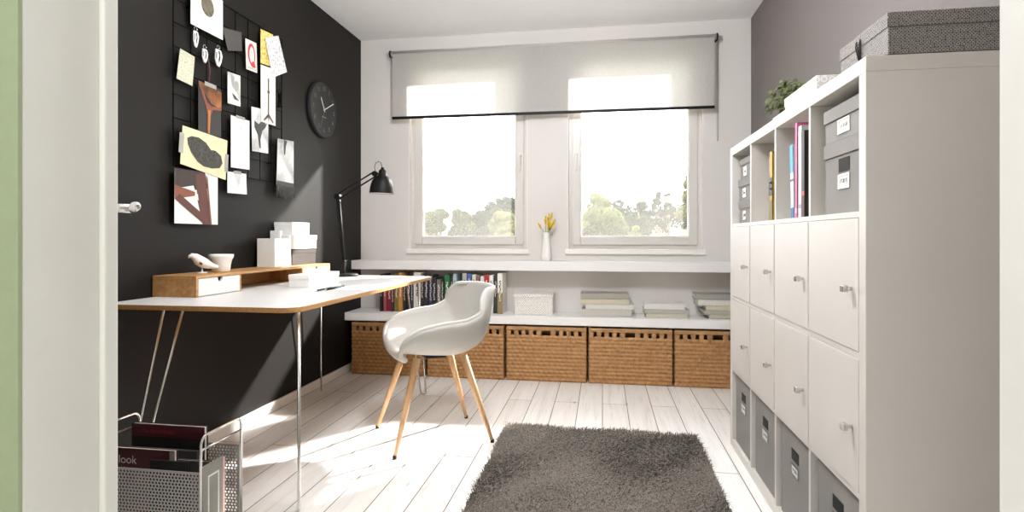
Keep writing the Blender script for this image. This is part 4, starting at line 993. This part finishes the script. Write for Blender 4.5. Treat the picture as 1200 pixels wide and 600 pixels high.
def perforated(y, z0, z1):
    """sheet with staggered round holes cut right through it"""
    m = MB(); p = .0125; nx = int((KX1 - KX0 - .016) / p); nz = int((z1 - z0 - .012) / (p * .87)); x00 = KX0 + .008; pz = p * .87; r = p * .31
    for j in range(nz):
        for i in range(nx):
            xa = x00 + i * p; za = z0 + .006 + j * pz; cx2 = xa + p / 2 + (p * .16 if j % 2 else -p * .16)
            sq = [(xa, za), (xa + p / 2, za), (xa + p, za), (xa + p, za + pz / 2), (xa + p, za + pz), (xa + p / 2, za + pz), (xa, za + pz), (xa, za + pz / 2)]
            ho_ = [(cx2 + r * math.cos(a), za + pz / 2 + r * math.sin(a)) for a in [math.radians(225 + 45 * k) for k in range(8)]]
            m.add([(q[0], y, q[1]) for q in sq + ho_], [(k, (k + 1) % 8, 8 + (k + 1) % 8, 8 + k) for k in range(8)])
    xe = x00 + nx * p; ze = z0 + .006 + nz * pz
    m.box(KX0 + .002, x00, y - .0012, y + .0012, z0, ze + .006); m.box(xe, KX1 - .002, y - .0012, y + .0012, z0, ze + .006); m.box(x00, xe, y - .0012, y + .0012, ze, ze + .006); m.box(x00, xe, y - .0012, y + .0012, z0, z0 + .006)
    obj('perforated_panel', m, M_rackmetal, t)
M_rackmetal = plain('satin nickel sheet', srgb(176, 171, 166), .42, .3, var=.03)
perforated(KY0 + .006, .03, .268); perforated(KY1 - .006, .03, .286)
m = MB(); m.box(KX0 + .003, KX1 - .003, KY0 + .008, KY1 - .008, .022, .030); obj('rack_floor', m, M_rackmetal, t)
M_maroon = plain('maroon cover', srgb(74, 24, 28), .4); M_redtxt = plain('red lettering', srgb(150, 44, 40), .5); M_whtxt = plain('white lettering', srgb(214, 210, 204), .5); M_pagesd = plain('aged pages', srgb(206, 200, 190), .8)
def rack_book(label, x0, x1, y0, th, z1, cover, art=None, mats=(), name='book', lean=0):
    t = thing(name, label, 'book', ((x0 + x1) / 2, y0, .0305)); z0 = .0305
    M = Matrix.Translation((0, y0, z0)) @ Matrix.Rotation(lean, 4, 'X'); h = z1 - z0
    b = MB(); b.box(x0, x1, 0, .0025, 0, h, M=M); b.box(x0, x1, th - .0025, th, 0, h, M=M); b.box(x0, x0 + .002, .0025, th - .0025, 0, h, M=M)
    if art: art(b, M, h)
    obj('cover', b, [cover] + list(mats), t)
    b = MB(); b.box(x0 + .0025, x1 - .004, .003, th - .003, .003, h - .003, M=M); obj('page_block', b, M_pagesd, t)
    return t
def TM(M, x, z): return M @ Matrix(((1, 0, 0, x), (0, 0, -1, -.0006), (0, 1, 0, z), (0, 0, 0, 1)))
def art1(b, M, h):
    b.box(-1.705, -1.412, -.0004, 0, h - .045, h - .001, mi=1, M=M); b.text('The Black Rider', .021, TM(M, -1.60, h - .026), 2)
rack_book('large black book with a maroon band, tallest at the back of the rack', -1.708, -1.412, 1.832, .020, .352, M_blackmatt, art1, [M_maroon, M_redtxt])
rack_book('plain dark grey magazine second from the back in the rack', -1.705, -1.42, 1.806, .010, .275, M_greypaper, name='magazine')
def art2(b, M, h):
    b.text('look', .040, TM(M, -1.634, h - .040), 1); b.box(-1.47, -1.452, -.0004, 0, h - .05, h - .002, mi=2, M=M)
rack_book('dark red book with big white lettering, front of the rack', -1.705, -1.452, 1.735, .018, .300, M_maroon, art2, [M_whtxt, M_tape])
rack_book('thin black brochure at the very front of the rack', -1.52, -1.372, 1.705, .008, .278, M_blackmatt, name='brochure')
def art3(b, M, h): pass
rack_book('white framed grey catalogue near the right end of the rack', -1.56, -1.335, 1.757, .014, .262, M_greypaper, name='catalogue')
def edge_book(label, y0, y1, z1, mats):
    """sample book standing at the open right end of the rack, its side cover turned to +x"""
    t = thing('album', label, 'book', (KX1 - .03, (y0 + y1) / 2, .0305)); x1 = KX1 - .008
    b = MB(); b.box(x1 - .012, x1, y0, y1, .0305, z1, mi=0)
    b.box(x1, x1 + .0006, y1 - .010, y1, .0305, z1, mi=1); b.box(x1, x1 + .0006, y0 + .025, y1 - .030, .06, z1 - .035, mi=2); b.box(x1 + .0006, x1 + .0012, y0 + .031, y1 - .036, .066, z1 - .041, mi=0)
    obj('cover', b, mats, t)
edge_book('grey album with a white framed cover, at the open right end of the rack', 1.69, 1.80, .268, [plain('album grey', srgb(126, 122, 114), .6), plain('pink page edge', srgb(208, 170, 160), .7), M_whtxt])

# ------------------------------------------------------------------ outdoors: meadow, trees, wooded hill
M_meadow = printmat('pale meadow', [srgb(84, 90, 62), srgb(110, 114, 84), srgb(132, 132, 104)], 3)
m = MB(); m.box(-90, 90, 6.0, 130, -.9, -.3); o = obj('ground_outside', m, M_meadow); o['kind'] = 'structure'
m = MB(); NX, NY = 50, 14; vs = []
for j in range(NY + 1):
    for i in range(NX + 1):
        x_ = -80 + 160 * i / NX; y_ = 56 + 60 * j / NY
        h = (1 - math.exp(-3 * j / NY)) * (4.0 + 1.2 * math.sin(x_ * .09 + 1) + .5 * math.sin(x_ * .31)); vs.append((x_, y_, -.35 + h))
m.add(vs, [(j * (NX + 1) + i, j * (NX + 1) + i + 1, (j + 1) * (NX + 1) + i + 1, (j + 1) * (NX + 1) + i) for j in range(NY) for i in range(NX)], 0, True)
o = obj('hill_outside', m, M_meadow); o['kind'] = 'structure'
def leafmat(name, c):
    k = NT(name); nz = k.n('ShaderNodeTexNoise'); nz.inputs['Scale'].default_value = 1.2; nz.inputs['Detail'].default_value = 4; k.l(k.coord(), nz.inputs['Vector'])
    col = k.ramp(nz.outputs['Fac'], [(.3, shade(c, .7)), (.7, shade(c, 1.25))])
    df = k.n('ShaderNodeBsdfDiffuse'); tl = k.n('ShaderNodeBsdfTranslucent'); k.l(col, df.inputs[0]); k.l(col, tl.inputs[0])
    mx = k.n('ShaderNodeMixShader'); mx.inputs[0].default_value = .35; k.l(df.outputs[0], mx.inputs[1]); k.l(tl.outputs[0], mx.inputs[2]); k.l(mx.outputs[0], k.out.inputs[0]); return k.m
M_lf = [leafmat('olive leaves', srgb(70, 75, 42)), leafmat('grey green leaves', srgb(56, 62, 43)), leafmat('pale leaves', srgb(98, 100, 62)), leafmat('dark conifer', srgb(50, 56, 46))]
M_bark = plain('bark', srgb(86, 74, 60), .9, var=.2, scale=6)
trng = random.Random(11)
def crown(cx2, cy2, z0, z1, rad, n, size, m, cone=False):
    blobs = []
    for k in range(9):
        f = trng.random(); rr = rad * (1 - f if cone else math.sin(PI * (.18 + .72 * f)))
        a = trng.uniform(0, 2 * PI); q = trng.uniform(0, .62) * rr
        blobs.append((cx2 + q * math.cos(a), cy2 + q * math.sin(a), z0 + (z1 - z0) * (.12 + .78 * f), max(.25 * rad, rr * .55)))
    for i in range(n):
        bx2, by2, bz2, br = trng.choice(blobs); d_ = Vector((trng.gauss(0, 1), trng.gauss(0, 1), trng.gauss(0, 1))).normalized() * br * trng.uniform(.7, 1.05)
        c = Vector((bx2, by2, bz2)) + Vector((d_.x, d_.y, d_.z * .8)); c.z = min(max(c.z, z0 - .1), z1 + .1)
        nrm = (d_.normalized() + Vector((trng.uniform(-.7, .7), trng.uniform(-.7, .7), trng.uniform(-.7, .7)))).normalized(); u = nrm.orthogonal().normalized(); v = nrm.cross(u); s_ = size * trng.uniform(.6, 1.3)
        m.add([c - u * s_, c - v * s_ * .6, c + u * s_, c + v * s_ * .6], [(0, 1, 2, 3)])
def tree(label, x_, y_, h, rad, mat, name='tree', n=5000, trunk=.22, cone=False, size=None):
    h *= 1.1
    t = thing(name, label, 'tree' if name == 'tree' else 'shrub', (x_, y_, -.3), 'trees and shrubs outside the windows')
    m = MB(); m.tube([(x_, y_, -.32), (x_ + .1, y_, h * .4), (x_, y_, h * .75)], [.05 * h, .035 * h, .012 * h], 8); obj('trunk', m, M_bark, t)
    m = MB(); crown(x_, y_, -.3 + h * trunk, h, rad, n, size or rad * .095, m, cone); tag(obj('foliage', m, mat, t), kind='stuff')
tree('rounded olive tree at the left edge of the left window view', -12.6, 40, 2.9, 1.5, M_lf[0])
tree('leaning thin tree by the left frame of the left window', -10.6, 36, 2.75, .9, M_lf[0], trunk=.45)
tree('olive tree left of centre in the left window view', -10.6, 41, 2.9, 1.4, M_lf[0])
tree('dark low bush in the middle of the left window view', -9.4, 37, 1.9, 1.2, M_lf[1], 'shrub', trunk=.02)
tree('tall dense tree right of centre in the left window', -8.6, 43, 3.3, 1.5, M_lf[1])
tree('pale broad tree below the hill crest in the left window', -6.9, 40, 2.8, 1.5, M_lf[2])
tree('round light shrub at lower right in the left window', -5.9, 33, 1.55, .8, M_lf[2], 'shrub', trunk=.02)
tree('long low hedge bush at the foot of the trees, left window', -7.6, 32, .95, 1.0, M_lf[2], 'shrub', trunk=.0)
tree('grey green tree against the right frame of the left window', -5.6, 44, 3.9, 1.5, M_lf[1])
tree('big rounded pale tree at the left of the right window', -.2, 40, 3.7, 1.7, M_lf[2], n=6500)
tree('dark green tree below the big pale tree in the right window', .7, 36, 2.6, 1.3, M_lf[0], trunk=.05)
tree('low bush at the left foot of the right window view', -.7, 33, 1.7, .9, M_lf[1], 'shrub', trunk=.0)
tree('olive tree in the middle of the right window view', 2.5, 41, 3.45, 1.35, M_lf[1])
tree('light shrub at the foot of the middle tree, right window', 1.9, 34, 1.7, .8, M_lf[2], 'shrub', trunk=.0)
tree('small bright shrub low in the right half of the right window', 3.1, 32, 1.15, .5, M_lf[2], 'shrub', trunk=.0)
tree('tall slim dark tree right of the middle, right window', 4.3, 45.5, 4.4, .7, M_lf[3])
tree('second tall slim tree beside the dark one, right window', 5.2, 47.5, 4.6, .6, M_lf[1])
tree('large pale tree at the right edge of the right window', 5.6, 38, 4.9, 1.3, M_lf[2], n=6500)
# wooded crest: nobody could count these
m = MB()
for i in range(330):
    x_ = trng.uniform(-34, 26); y_ = trng.uniform(62, 84); j = (y_ - 56) / 60; g = -.35 + (1 - math.exp(-3 * j)) * (4.0 + 1.2 * math.sin(x_ * .09 + 1) + .5 * math.sin(x_ * .31))
    h = trng.uniform(1.6, 3.2) + (0); 
    if -34 < x_ < -15: h *= .45; g -= 1.6
    crown(x_, y_, g, g + h, trng.uniform(.9, 1.5), 100, .26, m, trng.random() < .5)
for i in range(90):
    x_ = trng.uniform(-15, -8.7); y_ = trng.uniform(60, 67); crown(x_, y_, .3, 3.2 + 2.6 * min(1, (x_ + 15) / 3.5) * trng.uniform(.8, 1.05), trng.uniform(1.0, 1.5), 170, .22, m, trng.random() < .6)
tag(obj('forest', m, M_lf[3]), 'distant dark wooded crest on the skyline beyond both windows', 'forest', kind='stuff')
